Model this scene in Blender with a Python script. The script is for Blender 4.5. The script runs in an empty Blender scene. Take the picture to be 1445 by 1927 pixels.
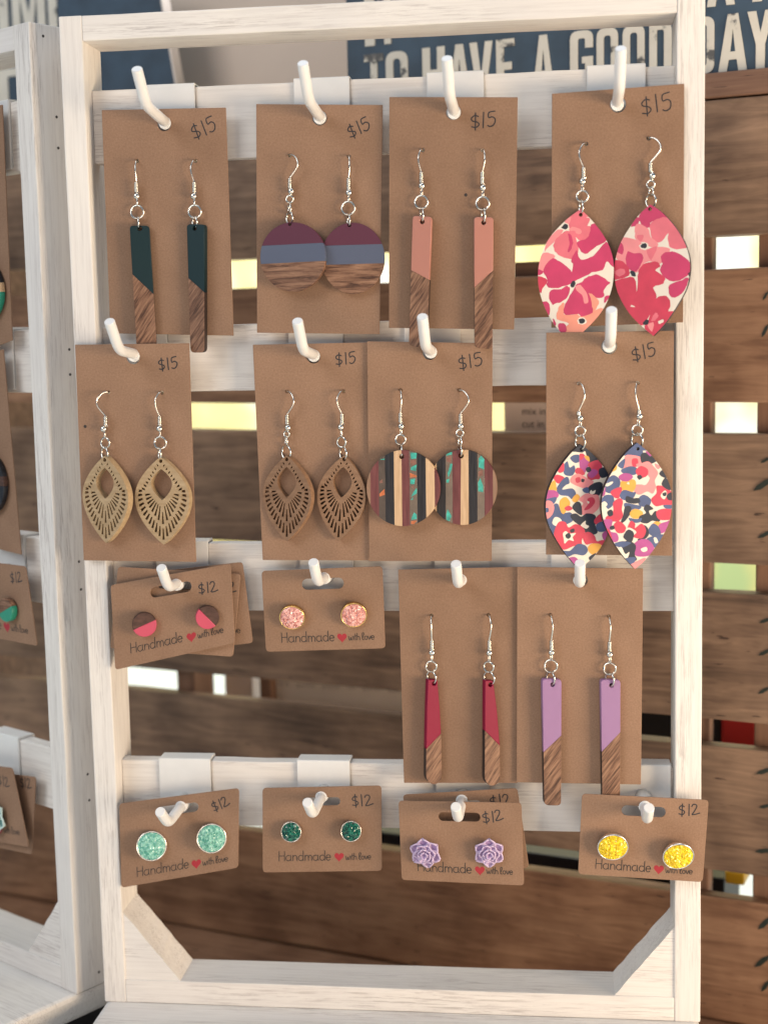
import bpy, bmesh, math, random
from mathutils import Vector, Matrix, geometry
random.seed(7)
R = math.radians
S = 0.001                      # everything below is written in millimetres
sc = bpy.context.scene
COL = sc.collection

# ------------------------------------------------------------------ camera
CP = Vector((202.5071, -593.5088, 291.483))
YAW, PITCH, ROLL, FPX = 0.1217, -0.1208, 0.0218, 2724.95
IW, IH = 1445.0, 1927.0
RM = Matrix.Rotation(YAW, 3, 'Z') @ Matrix.Rotation(PITCH, 3, 'X') @ Matrix.Rotation(ROLL, 3, 'Y')
cd = bpy.data.cameras.new('camera'); cam = bpy.data.objects.new('camera', cd); COL.objects.link(cam)
right, fwd, up = RM @ Vector((1, 0, 0)), RM @ Vector((0, 1, 0)), RM @ Vector((0, 0, 1))
mw = Matrix((right, up, -fwd)).transposed().to_4x4(); mw.translation = CP * S
cam.matrix_world = mw
cd.sensor_fit = 'HORIZONTAL'; cd.sensor_width = 36.0; cd.lens = FPX / IW * 36.0
cd.clip_start = 0.02; cd.clip_end = 50
cd.dof.use_dof = True; cd.dof.focus_distance = 0.598; cd.dof.aperture_fstop = 9.5
sc.camera = cam

# ------------------------------------------------------------------ light
w = bpy.data.worlds.new('World'); sc.world = w; w.use_nodes = True
bg = w.node_tree.nodes['Background']
bg.inputs[0].default_value = (0.62, 0.80, 1.0, 1); bg.inputs[1].default_value = 0.42

def area(name, loc, target, size, power, col, sizey=None):
    l = bpy.data.lights.new(name, 'AREA'); l.energy = power; l.color = col
    l.size = size * S
    if sizey: l.shape = 'RECTANGLE'; l.size_y = sizey * S
    o = bpy.data.objects.new(name, l); COL.objects.link(o)
    o.location = Vector(loc) * S
    o.rotation_euler = (Vector(target) - Vector(loc)).to_track_quat('-Z', 'Y').to_euler()
    return o
area('window_light', (-900, -1150, 1150), (130, 0, 200), 800, 16.5, (1.0, 0.975, 0.945))
area('overhead_light', (250, 250, 1500), (130, 60, 200), 1200, 14, (0.95, 0.96, 1.0))
area('warm_side_fill', (950, -420, 60), (280, 60, 80), 420, 17, (1.0, 0.76, 0.52))  # added fill lamp, no bulb stands here; brightens the crate's right end
area('warm_low_fill', (150, -900, -60), (130, 0, 40), 500, 3.2, (1.0, 0.70, 0.46))  # added fill from low in front, warms the lower part of the racks
area('backdrop_fill', (60, 520, 900), (100, 1100, 250), 700, 12, (1.0, 0.97, 0.92))  # added unseen lamp that brightens the backdrop behind the crate gaps
vs = sc.view_settings
vs.view_transform = 'Standard'; vs.look = 'None'; vs.gamma = 1.0; vs.use_curve_mapping = False; vs.exposure = -0.36

# ------------------------------------------------------------------ measuring helpers
def ray(u, v):
    return RM @ Vector(((u - IW / 2) / FPX, 1.0, -(v - IH / 2) / FPX))
def un(px, P, n):
    d = ray(*px); n = Vector(n)
    return CP + d * ((Vector(P) - CP).dot(n) / d.dot(n))
ZS = {0: (1, 0, 0), 1: (2.919, 0, 0), 2: (2.627, 450, 0), 3: (2.92, 960, 0), 4: (2.753, 0, 560), 5: (2.627, 450, 560),
      6: (2.753, 960, 560), 7: (2.651, 0, 1200), 8: (2.627, 450, 1200), 9: (2.651, 960, 1200),
      'a': (4.661, 1000, 370), 'b': (5.352, 1010, 820)}
def Z(i, x, y):
    s, a, b = ZS[i]; return (a + x / s, b + y / s)

class Fr:
    """a flat face standing in the place: origin O, u right, v up, n towards the viewer"""
    def __init__(s, O, yaw=0.0, tilt=0.0):
        a, t = R(yaw), R(tilt)
        s.O = Vector(O)
        s.n = Vector((-math.sin(a), -math.cos(a), 0)); s.u = Vector((math.cos(a), -math.sin(a), 0)); s.v = Vector((0, 0, 1))
        if t:
            q = Matrix.Rotation(t, 3, s.u); s.n = q @ s.n; s.v = q @ s.v
    def p2(s, px):
        d = un(px, s.O, s.n) - s.O; return (d.dot(s.u), d.dot(s.v))
    def p3(s, uv, h=0.0):
        return s.O + s.u * uv[0] + s.v * uv[1] + s.n * h
    def mat(s, uv=(0, 0), h=0.0):
        m = Matrix((s.u, s.v, s.n)).transposed().to_4x4(); m.translation = s.p3(uv, h) * S
        return m

# ------------------------------------------------------------------ materials
MATS = {}
def mk(name):
    m = bpy.data.materials.new(name); m.use_nodes = True; MATS[name] = m
    nt = m.node_tree; return m, nt, nt.nodes, nt.links, nt.nodes['Principled BSDF']
def plain(name, col, rough=0.6, metal=0.0, spec=0.5, noise=0.0, nscale=300, bump=0.0, trans=0.0, coat=0.0, sss=0.0):
    m, nt, N, L, b = mk(name)
    b.inputs['Base Color'].default_value = (*col, 1); b.inputs['Roughness'].default_value = rough
    b.inputs['Metallic'].default_value = metal; b.inputs['Specular IOR Level'].default_value = spec
    b.inputs['Transmission Weight'].default_value = trans; b.inputs['Coat Weight'].default_value = coat
    if sss:
        b.inputs['Subsurface Weight'].default_value = sss; b.inputs['Subsurface Radius'].default_value = (0.001, 0.0008, 0.0008)
    if noise or bump:
        tc = N.new('ShaderNodeTexCoord'); n = N.new('ShaderNodeTexNoise'); n.inputs['Scale'].default_value = nscale
        n.inputs['Detail'].default_value = 6; L.new(tc.outputs['Object'], n.inputs['Vector'])
        if noise:
            mr = N.new('ShaderNodeMapRange'); mr.inputs[3].default_value = 1 - noise; mr.inputs[4].default_value = 1 + noise
            mr.inputs[1].default_value = .3; mr.inputs[2].default_value = .7
            L.new(n.outputs['Fac'], mr.inputs[0])
            mx = N.new('ShaderNodeVectorMath'); mx.operation = 'SCALE'; mx.inputs[0].default_value = col
            L.new(mr.outputs[0], mx.inputs['Scale']); L.new(mx.outputs[0], b.inputs['Base Color'])
        if bump:
            bp = N.new('ShaderNodeBump'); bp.inputs['Strength'].default_value = bump; bp.inputs['Distance'].default_value = 0.0004
            L.new(n.outputs['Fac'], bp.inputs['Height']); L.new(bp.outputs[0], b.inputs['Normal'])
    return m
def ramp(N, stops):
    r = N.new('ShaderNodeValToRGB'); e = r.color_ramp.elements
    while len(e) < len(stops): e.new(0.5)
    for k, (p, c) in enumerate(stops): e[k].position = p; e[k].color = (*c, 1)
    return r
def grain(name, stops, scale, rot=(0, 0, 0), rough=0.6, bump=0.3, blotch=None, detail=8, dist=0.0, bdist=0.0004, spec=0.35, lines=None):
    """wood: noise stretched along one axis, with slow patches and optional fine dark lines"""
    m, nt, N, L, b = mk(name)
    tc = N.new('ShaderNodeTexCoord'); oi = N.new('ShaderNodeObjectInfo')
    off = N.new('ShaderNodeVectorMath'); off.operation = 'SCALE'; off.inputs[0].default_value = (1.7, 2.3, 3.1)
    L.new(oi.outputs['Random'], off.inputs['Scale'])
    add = N.new('ShaderNodeVectorMath'); L.new(tc.outputs['Object'], add.inputs[0]); L.new(off.outputs[0], add.inputs[1])
    mp = N.new('ShaderNodeMapping'); mp.vector_type = 'TEXTURE'; mp.inputs['Scale'].default_value = tuple(1 / q for q in scale); mp.inputs['Rotation'].default_value = rot
    L.new(add.outputs[0], mp.inputs['Vector'])
    n = N.new('ShaderNodeTexNoise'); n.inputs['Scale'].default_value = 1; n.inputs['Detail'].default_value = detail
    n.inputs['Roughness'].default_value = .62; n.inputs['Distortion'].default_value = dist
    L.new(mp.outputs[0], n.inputs['Vector'])
    fac = n.outputs['Fac']
    if blotch:
        n2 = N.new('ShaderNodeTexNoise'); n2.inputs['Scale'].default_value = blotch[0]; n2.inputs['Detail'].default_value = 3
        L.new(add.outputs[0], n2.inputs['Vector'])
        ml = N.new('ShaderNodeMath'); ml.operation = 'MULTIPLY_ADD'; ml.inputs[1].default_value = blotch[1]; 
        sub = N.new('ShaderNodeMath'); sub.operation = 'SUBTRACT'; sub.inputs[1].default_value = .5
        L.new(n2.outputs['Fac'], sub.inputs[0]); L.new(sub.outputs[0], ml.inputs[0]); L.new(fac, ml.inputs[2]); fac = ml.outputs[0]
    r = ramp(N, stops); L.new(fac, r.inputs[0])
    colout = r.outputs[0]
    if lines:
        n3 = N.new('ShaderNodeTexNoise'); n3.inputs['Scale'].default_value = 1; n3.inputs['Detail'].default_value = 3
        mp3 = N.new('ShaderNodeMapping'); mp3.vector_type = 'TEXTURE'; mp3.inputs['Scale'].default_value = tuple(1 / q for q in lines[0]); mp3.inputs['Rotation'].default_value = rot
        L.new(add.outputs[0], mp3.inputs['Vector']); L.new(mp3.outputs[0], n3.inputs['Vector'])
        r3 = ramp(N, [(lines[1], (0, 0, 0)), (lines[1] + .05, (1, 1, 1))]); L.new(n3.outputs['Fac'], r3.inputs[0])
        mx = N.new('ShaderNodeMix'); mx.data_type = 'RGBA'; L.new(r3.outputs[0], mx.inputs[0])
        L.new(colout, mx.inputs[6]); mx.inputs[7].default_value = (*lines[2], 1); colout = mx.outputs[2]
    L.new(colout, b.inputs['Base Color'])
    b.inputs['Roughness'].default_value = rough; b.inputs['Specular IOR Level'].default_value = spec
    if bump:
        bp = N.new('ShaderNodeBump'); bp.inputs['Strength'].default_value = bump; bp.inputs['Distance'].default_value = bdist
        L.new(n.outputs['Fac'], bp.inputs['Height']); L.new(bp.outputs[0], b.inputs['Normal'])
    return m

def whitewash(name, ax):
    """chalky white paint over wood: faint grain everywhere, grey scratches where the paint is thin"""
    m, nt, N, L, b = mk(name)
    tc = N.new('ShaderNodeTexCoord'); oi = N.new('ShaderNodeObjectInfo')
    off = N.new('ShaderNodeVectorMath'); off.operation = 'SCALE'; off.inputs[0].default_value = (1.7, 2.3, 3.1); L.new(oi.outputs['Random'], off.inputs['Scale'])
    add = N.new('ShaderNodeVectorMath'); L.new(tc.outputs['Object'], add.inputs[0]); L.new(off.outputs[0], add.inputs[1])
    def nz(al, ac, det, rgh=.6):
        mp = N.new('ShaderNodeMapping'); mp.inputs['Scale'].default_value = [al if k == ax else ac for k in range(3)]
        n = N.new('ShaderNodeTexNoise'); n.inputs['Scale'].default_value = 1; n.inputs['Detail'].default_value = det; n.inputs['Roughness'].default_value = rgh
        L.new(add.outputs[0], mp.inputs['Vector']); L.new(mp.outputs[0], n.inputs['Vector']); return n.outputs['Fac']
    fine, patch, hair, slow = nz(30, 700, 5), nz(11, 85, 4), nz(70, 1500, 4, .7), nz(14, 26, 3)
    base = ramp(N, [(.30, (.685, .66, .635)), (.50, (.755, .733, .705)), (.7, (.79, .77, .745))]); L.new(fine, base.inputs[0])
    tone = ramp(N, [(.3, (.93, .92, .92)), (.7, (1.03, 1.02, 1.0))]); L.new(slow, tone.inputs[0])
    mu = N.new('ShaderNodeMix'); mu.data_type = 'RGBA'; mu.blend_type = 'MULTIPLY'; mu.inputs[0].default_value = 1; L.new(base.outputs[0], mu.inputs[6]); L.new(tone.outputs[0], mu.inputs[7])
    pm = ramp(N, [(.45, (0, 0, 0)), (.64, (1, 1, 1))]); L.new(patch, pm.inputs[0])
    hm = ramp(N, [(.50, (0, 0, 0)), (.60, (1, 1, 1))]); L.new(hair, hm.inputs[0])
    ml = N.new('ShaderNodeMath'); ml.operation = 'MULTIPLY'; L.new(pm.outputs[0], ml.inputs[0]); L.new(hm.outputs[0], ml.inputs[1])
    m2 = N.new('ShaderNodeMath'); m2.operation = 'MULTIPLY'; m2.inputs[1].default_value = .60; L.new(ml.outputs[0], m2.inputs[0])
    mx = N.new('ShaderNodeMix'); mx.data_type = 'RGBA'; L.new(m2.outputs[0], mx.inputs[0]); L.new(mu.outputs[2], mx.inputs[6]); mx.inputs[7].default_value = (.36, .315, .30, 1)
    L.new(mx.outputs[2], b.inputs['Base Color']); b.inputs['Roughness'].default_value = .6; b.inputs['Specular IOR Level'].default_value = .35
    bp = N.new('ShaderNodeBump'); bp.inputs['Strength'].default_value = .35; bp.inputs['Distance'].default_value = .0003; L.new(fine, bp.inputs['Height']); L.new(bp.outputs[0], b.inputs['Normal'])
whitewash('whitewash_x', 0); whitewash('whitewash_y', 1); whitewash('whitewash_z', 2)
CRATE = [(.20, (.085, .044, .030)), (.42, (.165, .088, .057)), (.58, (.225, .126, .082)), (.80, (.30, .172, .112))]
CRATE_W = [(.16, (.10, .048, .028)), (.42, (.20, .104, .060)), (.60, (.275, .152, .090)), (.84, (.37, .215, .130))]
CRATE_G = [(.16, (.072, .045, .032)), (.42, (.158, .098, .066)), (.60, (.225, .143, .096)), (.84, (.33, .212, .142))]
for nm_, st_ in (('crate_wood_warm', CRATE_W), ('crate_wood_grey', CRATE_G)):
    grain(nm_, st_, (20, 330, 200), blotch=(26, 1.0), bump=.35, rough=.55, dist=.9, detail=7, lines=((80, 500, 560), .685, (.055, .032, .023)))
grain('crate_wood', CRATE, (7, 330, 210), blotch=(16, .5), bump=.35, rough=.55, dist=.15, lines=((38, 500, 620), .71, (.05, .027, .02)))
grain('crate_post', CRATE, (120, 260, 9), blotch=(14, .5), bump=.4, rough=.65)
WAL = [(.36, (.060, .028, .018)), (.46, (.150, .076, .047)), (.56, (.235, .128, .080)), (.68, (.31, .18, .115))]
grain('walnut_diagonal_down', WAL, (1100, 90, 500), rot=(0, 0, R(-34)), bump=.3, rough=.55)
grain('walnut_diagonal_up', WAL, (1100, 90, 500), rot=(0, 0, R(-38)), bump=.3, rough=.55)
grain('walnut_level', WAL, (90, 800, 500), bump=.3, rough=.5, dist=.5)
grain('walnut_dark', [(.3, (.035, .018, .014)), (.7, (.11, .055, .042))], (300, 700, 500), bump=.2)
grain('tan_ply', [(.3, (.34, .235, .13)), (.7, (.46, .34, .205))], (60, 500, 300), bump=.1)
grain('brown_ply', [(.3, (.20, .112, .064)), (.7, (.29, .172, .103))], (60, 500, 300), bump=.1)
grain('cream_wood', [(.3, (.50, .32, .18)), (.7, (.68, .48, .30))], (900, 60, 300), bump=.2)
grain('purpleheart', [(.3, (.10, .028, .030)), (.7, (.20, .065, .065))], (900, 60, 300), bump=.2)
grain('ebony', [(.3, (.006, .007, .010)), (.7, (.030, .032, .040))], (1500, 60, 300), bump=.4, rough=.35)
grain('light_brown_wood', [(.3, (.22, .13, .085)), (.7, (.33, .20, .13))], (900, 60, 300), bump=.2)

def kraft():
    m, nt, N, L, b = mk('kraft')
    tc = N.new('ShaderNodeTexCoord')
    n = N.new('ShaderNodeTexNoise'); n.inputs['Scale'].default_value = 1300; n.inputs['Detail'].default_value = 3; n.inputs['Roughness'].default_value = .7
    n2 = N.new('ShaderNodeTexNoise'); n2.inputs['Scale'].default_value = 60; n2.inputs['Detail'].default_value = 4
    v = N.new('ShaderNodeTexVoronoi'); v.inputs['Scale'].default_value = 420
    for q in (n, n2, v): L.new(tc.outputs['Object'], q.inputs['Vector'])
    r = ramp(N, [(.28, (.232, .139, .090)), (.5, (.272, .166, .109)), (.72, (.308, .194, .131))]); L.new(n.outputs['Fac'], r.inputs[0])
    oi = N.new('ShaderNodeObjectInfo'); ad = N.new('ShaderNodeMath'); ad.operation = 'MULTIPLY_ADD'; ad.inputs[1].default_value = .36
    L.new(oi.outputs['Random'], ad.inputs[0]); L.new(n2.outputs['Fac'], ad.inputs[2])
    r2 = ramp(N, [(.36, (.88, .87, .86)), (.98, (1.10, 1.11, 1.12))]); L.new(ad.outputs[0], r2.inputs[0])
    mx = N.new('ShaderNodeMix'); mx.data_type = 'RGBA'; mx.blend_type = 'MULTIPLY'; mx.inputs[0].default_value = 1
    L.new(r.outputs[0], mx.inputs[6]); L.new(r2.outputs[0], mx.inputs[7])
    r3 = ramp(N, [(.05, (.62, .62, .62)), (.11, (1, 1, 1))]); L.new(v.outputs['Distance'], r3.inputs[0])
    mx2 = N.new('ShaderNodeMix'); mx2.data_type = 'RGBA'; mx2.blend_type = 'MULTIPLY'; mx2.inputs[0].default_value = .22
    L.new(mx.outputs[2], mx2.inputs[6]); L.new(r3.outputs[0], mx2.inputs[7])
    L.new(mx2.outputs[2], b.inputs['Base Color']); b.inputs['Roughness'].default_value = .85; b.inputs['Specular IOR Level'].default_value = .2
    bp = N.new('ShaderNodeBump'); bp.inputs['Strength'].default_value = .12; bp.inputs['Distance'].default_value = .0002
    L.new(n.outputs['Fac'], bp.inputs['Height']); L.new(bp.outputs[0], b.inputs['Normal'])
kraft()
plain('hook_plastic', (.75, .755, .75), rough=.32, spec=.5, noise=.03, nscale=120)
plain('silver_wire', (.70, .675, .62), rough=.2, metal=1.0)
plain('gold_wire', (.83, .58, .22), rough=.2, metal=1.0)
plain('silver_bezel', (.80, .78, .74), rough=.22, metal=1.0)
plain('ink', (.018, .017, .022), rough=.6, noise=.3, nscale=800)
plain('printed_ink', (.030, .024, .022), rough=.7)
plain('heart_red', (.34, .018, .030), rough=.6)
plain('navy_resin', (.005, .023, .029), rough=.5, spec=.3)
plain('salmon_resin', (.43, .19, .148), rough=.42, sss=.25)
plain('plum_resin', (.098, .030, .055), rough=.55, spec=.25)
plain('blue_resin', (.085, .105, .165), rough=.4, sss=.2)
plain('crimson_resin', (.215, .004, .034), rough=.5, spec=.25)
plain('lavender_resin', (.30, .17, .335), rough=.4, sss=.3)
plain('pink_resin', (.49, .055, .110), rough=.4)
plain('green_resin', (.02, .26, .17), rough=.4)
plain('smoky_resin', (.085, .062, .048), rough=.2, coat=.5, noise=.3, nscale=200)
plain('teal_chip', (.035, .36, .30), rough=.3, noise=.45, nscale=500)
plain('orange_chip', (.50, .14, .05), rough=.35, noise=.3, nscale=500)
plain('brown_chip', (.22, .10, .075), rough=.35, noise=.3, nscale=500)
plain('print_cream', (.74, .68, .59), rough=.55)
plain('print_hot_pink', (.52, .040, .125), rough=.5, noise=.10, nscale=120)
plain('print_rose', (.70, .155, .20), rough=.5, noise=.10, nscale=120)
plain('print_pale_pink', (.76, .255, .27), rough=.5, noise=.08, nscale=120)
plain('print_peach', (.80, .30, .215), rough=.5, noise=.08, nscale=120)
plain('print_black', (.018, .021, .032), rough=.5)
plain('print_blue', (.062, .095, .215), rough=.5, noise=.15, nscale=150)
plain('print_navy', (.016, .022, .042), rough=.5)
plain('print_red', (.56, .042, .088), rough=.5, noise=.1, nscale=150)
plain('print_magenta', (.40, .070, .265), rough=.5, noise=.1, nscale=150)
plain('print_yellow', (.72, .36, .06), rough=.5, noise=.1, nscale=150)
plain('burnt_edge', (.030, .017, .013), rough=.6)
plain('leaf_edge', (.022, .018, .022), rough=.6)
def druzy(name, dark, light):
    m, nt, N, L, b = mk(name)
    tc = N.new('ShaderNodeTexCoord'); v = N.new('ShaderNodeTexVoronoi'); v.inputs['Scale'].default_value = 1000
    L.new(tc.outputs['Object'], v.inputs['Vector'])
    sp = N.new('ShaderNodeSeparateColor'); L.new(v.outputs['Color'], sp.inputs[0])
    r = ramp(N, [(.1, dark), (.9, light)]); L.new(sp.outputs[0], r.inputs[0]); L.new(r.outputs[0], b.inputs['Base Color'])
    b.inputs['Roughness'].default_value = .18; b.inputs['Coat Weight'].default_value = .4
    b.inputs['Subsurface Weight'].default_value = .2; b.inputs['Subsurface Radius'].default_value = (.001, .001, .001)
druzy('druzy_pink', (.50, .19, .165), (.86, .52, .48))
druzy('druzy_mint', (.10, .36, .29), (.38, .70, .60))
druzy('druzy_green', (.003, .052, .042), (.012, .17, .115))
druzy('druzy_yellow', (.62, .42, .0), (.95, .76, .03))
plain('lilac_resin', (.36, .25, .46), rough=.45)
plain('lilac_rim', (.58, .46, .66), rough=.45)
plain('teal_petal', (.16, .36, .36), rough=.4)
plain('teal_rim', (.62, .78, .76), rough=.4)
plain('nail', (.06, .055, .055), rough=.5, metal=.6)
plain('sign_navy', (.030, .058, .092), rough=.6, noise=.25, nscale=60)
grain('sign_cream', [(.33, (.10, .10, .10)), (.38, (.62, .58, .50)), (.8, (.70, .66, .58))], (60, 60, 25), bump=0, rough=.7, blotch=(90, .25))
plain('beige_card', (.66, .53, .43), rough=.7, noise=.06, nscale=10)
plain('carton_grey', (.72, .63, .61), rough=.7, noise=.05, nscale=30)
plain('carton_pale', (.74, .65, .58), rough=.7, noise=.08, nscale=30)
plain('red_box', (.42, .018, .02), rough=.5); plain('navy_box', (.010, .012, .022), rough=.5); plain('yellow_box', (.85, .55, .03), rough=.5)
plain('green_box', (.02, .30, .11), rough=.5)
plain('table_cloth', (.72, .78, .77), rough=.9, noise=.08, nscale=30)
plain('riser_black', (.012, .012, .014), rough=.7)
plain('painted_green', (.010, .018, .014), rough=.6)
def backdrop_mat():
    m, nt, N, L, b = mk('pale_wall')
    tc = N.new('ShaderNodeTexCoord'); n = N.new('ShaderNodeTexNoise'); n.inputs['Scale'].default_value = 6.5; n.inputs['Detail'].default_value = 3
    L.new(tc.outputs['Object'], n.inputs['Vector'])
    r = ramp(N, [(.30, (.74, .86, .88)), (.40, (.88, .88, .80)), (.47, (.92, .82, .40)), (.58, (.88, .76, .28)), (.68, (.52, .66, .30))])
    L.new(n.outputs['Fac'], r.inputs[0]); L.new(r.outputs[0], b.inputs['Base Color']); b.inputs['Roughness'].default_value = .9
backdrop_mat()

# ------------------------------------------------------------------ object helpers
def M4(o): return o.matrix_basis
def obj(name, mesh, mat=None, parent=None, M=None):
    o = bpy.data.objects.new(name, mesh); COL.objects.link(o)
    if mat: mesh.materials.append(MATS[mat]) if isinstance(mat, str) else [mesh.materials.append(MATS[x]) for x in mat]
    M = M or Matrix.Identity(4)
    if parent:
        o.parent = parent
        o.matrix_basis = world(parent).inverted() @ M
    else:
        o.matrix_basis = M
    o['_w'] = [x for row in M for x in row]
    return o
def world(o):
    if '_w' in o: 
        a = list(o['_w']); return Matrix([a[i * 4:i * 4 + 4] for i in range(4)])
    return o.matrix_basis.copy()
def tag(o, label, cat, group=None, kind=None):
    o['label'] = label; o['category'] = cat
    if group: o['group'] = group
    if kind: o['kind'] = kind
    return o
def empty(name, loc, label, cat, group=None, rotz=0.0):
    o = bpy.data.objects.new(name, None); COL.objects.link(o); o.empty_display_size = .005
    M = Matrix.Translation(Vector(loc) * S) @ Matrix.Rotation(rotz, 4, 'Z')
    o.matrix_basis = M; o['_w'] = [x for row in M for x in row]
    return tag(o, label, cat, group)
def m_raw(verts, faces, smooth=False):
    me = bpy.data.meshes.new('m'); me.from_pydata([Vector(v) * S for v in verts], [], faces); me.update()
    if smooth: me.polygons.foreach_set('use_smooth', [True] * len(me.polygons))
    return me
def m_box(sx, sy, sz, bev=0.4, jitter=0.0):
    """box centred on its origin with rounded edges"""
    bm = bmesh.new(); bmesh.ops.create_cube(bm, size=1)
    for v in bm.verts: v.co = Vector((v.co.x * sx, v.co.y * sy, v.co.z * sz)) * S
    if jitter:
        ax = max(range(3), key=lambda k: (sx, sy, sz)[k])
        es = [e for e in bm.edges if abs((e.verts[0].co - e.verts[1].co)[ax]) > 1e-5]
        bmesh.ops.subdivide_edges(bm, edges=es, cuts=14)
        L = (sx, sy, sz)[ax] * S * .49
        for v in bm.verts:
            if abs(v.co[ax]) < L:
                for k in range(3):
                    if k != ax: v.co[k] += random.uniform(-1, 1) * jitter * S
    if bev: bmesh.ops.bevel(bm, geom=[e for e in bm.edges if len(e.link_faces) == 2 and e.calc_face_angle(0) > .6], offset=bev * S, segments=2, affect='EDGES', profile=.6)
    me = bpy.data.meshes.new('m'); bm.to_mesh(me); bm.free(); return me
def m_plate(outlines, t, bev=0.0, edge=False):
    """filled flat outline (first) with holes (others), extruded back from z=0 by t"""
    c = bpy.data.curves.new('c', 'CURVE'); c.dimensions = '2D'; c.fill_mode = 'BOTH'
    bev = min(bev, t * .45)
    c.extrude = max(t / 2 - bev, 1e-4) * S; c.bevel_depth = bev * S; c.bevel_resolution = 1; c.offset = -bev * S
    for ol in outlines:
        sp = c.splines.new('POLY'); sp.points.add(len(ol) - 1); sp.use_cyclic_u = True
        for k, (x, y) in enumerate(ol): sp.points[k].co = (x * S, y * S, 0, 1)
    o = bpy.data.objects.new('c', c); me = bpy.data.meshes.new_from_object(o)
    bpy.data.objects.remove(o); bpy.data.curves.remove(c)
    for v in me.vertices: v.co.z -= t / 2 * S
    me.materials.clear()
    if edge:
        for f in me.polygons: f.material_index = 1 if abs(f.normal.z) < .35 else 0
    return me
def m_flat(polys, h=0.0):
    """thin ink or print: a list of (outline, material index, height)"""
    V, F, MI = [], [], []
    for pl, mi, hh in polys:
        if len(pl) < 3: continue
        b0 = len(V); V += [(x, y, h + hh) for x, y in pl]
        for t in geometry.tessellate_polygon([[Vector((x, y, 0)) for x, y in pl]]):
            a, b, c = (Vector(V[b0 + k]) for k in t)
            f = [b0 + k for k in t]
            if (b - a).cross(c - a).z < 0: f.reverse()
            F.append(f); MI.append(mi)
    me = m_raw(V, F); me.polygons.foreach_set('material_index', MI); return me
def catmull(pts, n=6, closed=False):
    out = []; N = len(pts); P = [Vector(p) for p in pts]
    rng = range(N) if closed else range(N - 1)
    for i in rng:
        g = (lambda k: P[k % N]) if closed else (lambda k: P[max(0, min(N - 1, k))])
        a, b, c, d = g(i - 1), g(i), g(i + 1), g(i + 2)
        for k in range(n):
            t = k / n
            out.append(.5 * ((2 * b) + (c - a) * t + (2 * a - 5 * b + 4 * c - d) * t * t + (3 * b - a - 3 * c + d) * t ** 3))
    if not closed: out.append(P[-1])
    return out
def m_tube(pts, r, sides=8, closed=False, cap=True):
    P = [Vector(p) for p in pts]; n = len(P); V, F = [], []
    rr = r if isinstance(r, (list, tuple)) else [r] * n
    T = []
    for i in range(n):
        a = P[(i - 1) % n] if closed or i else P[0]; b = P[(i + 1) % n] if closed or i < n - 1 else P[-1]
        t = (b - a); T.append(t.normalized() if t.length else Vector((0, 0, 1)))
    ref = Vector((0, 1, 0)) if abs(T[0].y) < .9 else Vector((1, 0, 0))
    nrm = (ref - T[0] * ref.dot(T[0])).normalized()
    for i in range(n):
        nrm = (nrm - T[i] * nrm.dot(T[i])).normalized(); bn = T[i].cross(nrm)
        for k in range(sides):
            a = 2 * math.pi * k / sides; V.append(P[i] + (nrm * math.cos(a) + bn * math.sin(a)) * rr[i])
    for i in range(n if closed else n - 1):
        j = (i + 1) % n
        for k in range(sides):
            l = (k + 1) % sides; F.append((i * sides + k, i * sides + l, j * sides + l, j * sides + k))
    if cap and not closed:
        F.append(tuple(reversed(range(sides)))); F.append(tuple(range((n - 1) * sides, n * sides)))
    me = m_raw(V, F, True)
    if cap and not closed:
        for f in list(me.polygons)[-2:]: f.use_smooth = False
    return me
def arc(cx, cy, rx, ry, a0, a1, n=10):
    return [(cx + rx * math.cos(R(a0 + (a1 - a0) * k / n)), cy + ry * math.sin(R(a0 + (a1 - a0) * k / n))) for k in range(n + 1)]
def ribbon(pts, wd):
    """outline of a pen stroke of the given width"""
    P = [Vector((p[0], p[1])) for p in pts]; n = len(P); A, B = [], []
    for i in range(n):
        d = P[min(n - 1, i + 1)] - P[max(0, i - 1)]
        if d.length < 1e-6: d = Vector((1, 0))
        d.normalize(); q = Vector((-d.y, d.x)) * wd / 2
        e = d * wd * .35 * (-1 if i == 0 else 1 if i == n - 1 else 0)
        A.append(P[i] + q + e); B.append(P[i] - q + e)
    return [((A[i].x, A[i].y), (A[i + 1].x, A[i + 1].y), (B[i + 1].x, B[i + 1].y), (B[i].x, B[i].y)) for i in range(n - 1)]
def clip(poly, conv):
    """keep what lies inside a convex outline"""
    A = sum(conv[i][0] * conv[(i + 1) % len(conv)][1] - conv[(i + 1) % len(conv)][0] * conv[i][1] for i in range(len(conv)))
    sgn = 1 if A > 0 else -1; out = list(poly)
    for i in range(len(conv)):
        a, b = conv[i], conv[(i + 1) % len(conv)]; inp, out = out, []
        if not inp: return []
        side = lambda p: sgn * ((b[0] - a[0]) * (p[1] - a[1]) - (b[1] - a[1]) * (p[0] - a[0]))
        for k in range(len(inp)):
            p, q = inp[k - 1], inp[k]; sp, sq = side(p), side(q)
            if (sp >= 0) != (sq >= 0):
                t = sp / (sp - sq); out.append((p[0] + (q[0] - p[0]) * t, p[1] + (q[1] - p[1]) * t))
            if sq >= 0: out.append(q)
    return out
def hull(pts):
    P = sorted(set((round(x, 4), round(y, 4)) for x, y in pts)); 
    cr = lambda o, a, b: (a[0] - o[0]) * (b[1] - o[1]) - (a[1] - o[1]) * (b[0] - o[0])
    def half(seq):
        h = []
        for p in seq:
            while len(h) > 1 and cr(h[-2], h[-1], p) <= 0: h.pop()
            h.append(p)
        return h[:-1]
    return half(P) + half(P[::-1])
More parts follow.
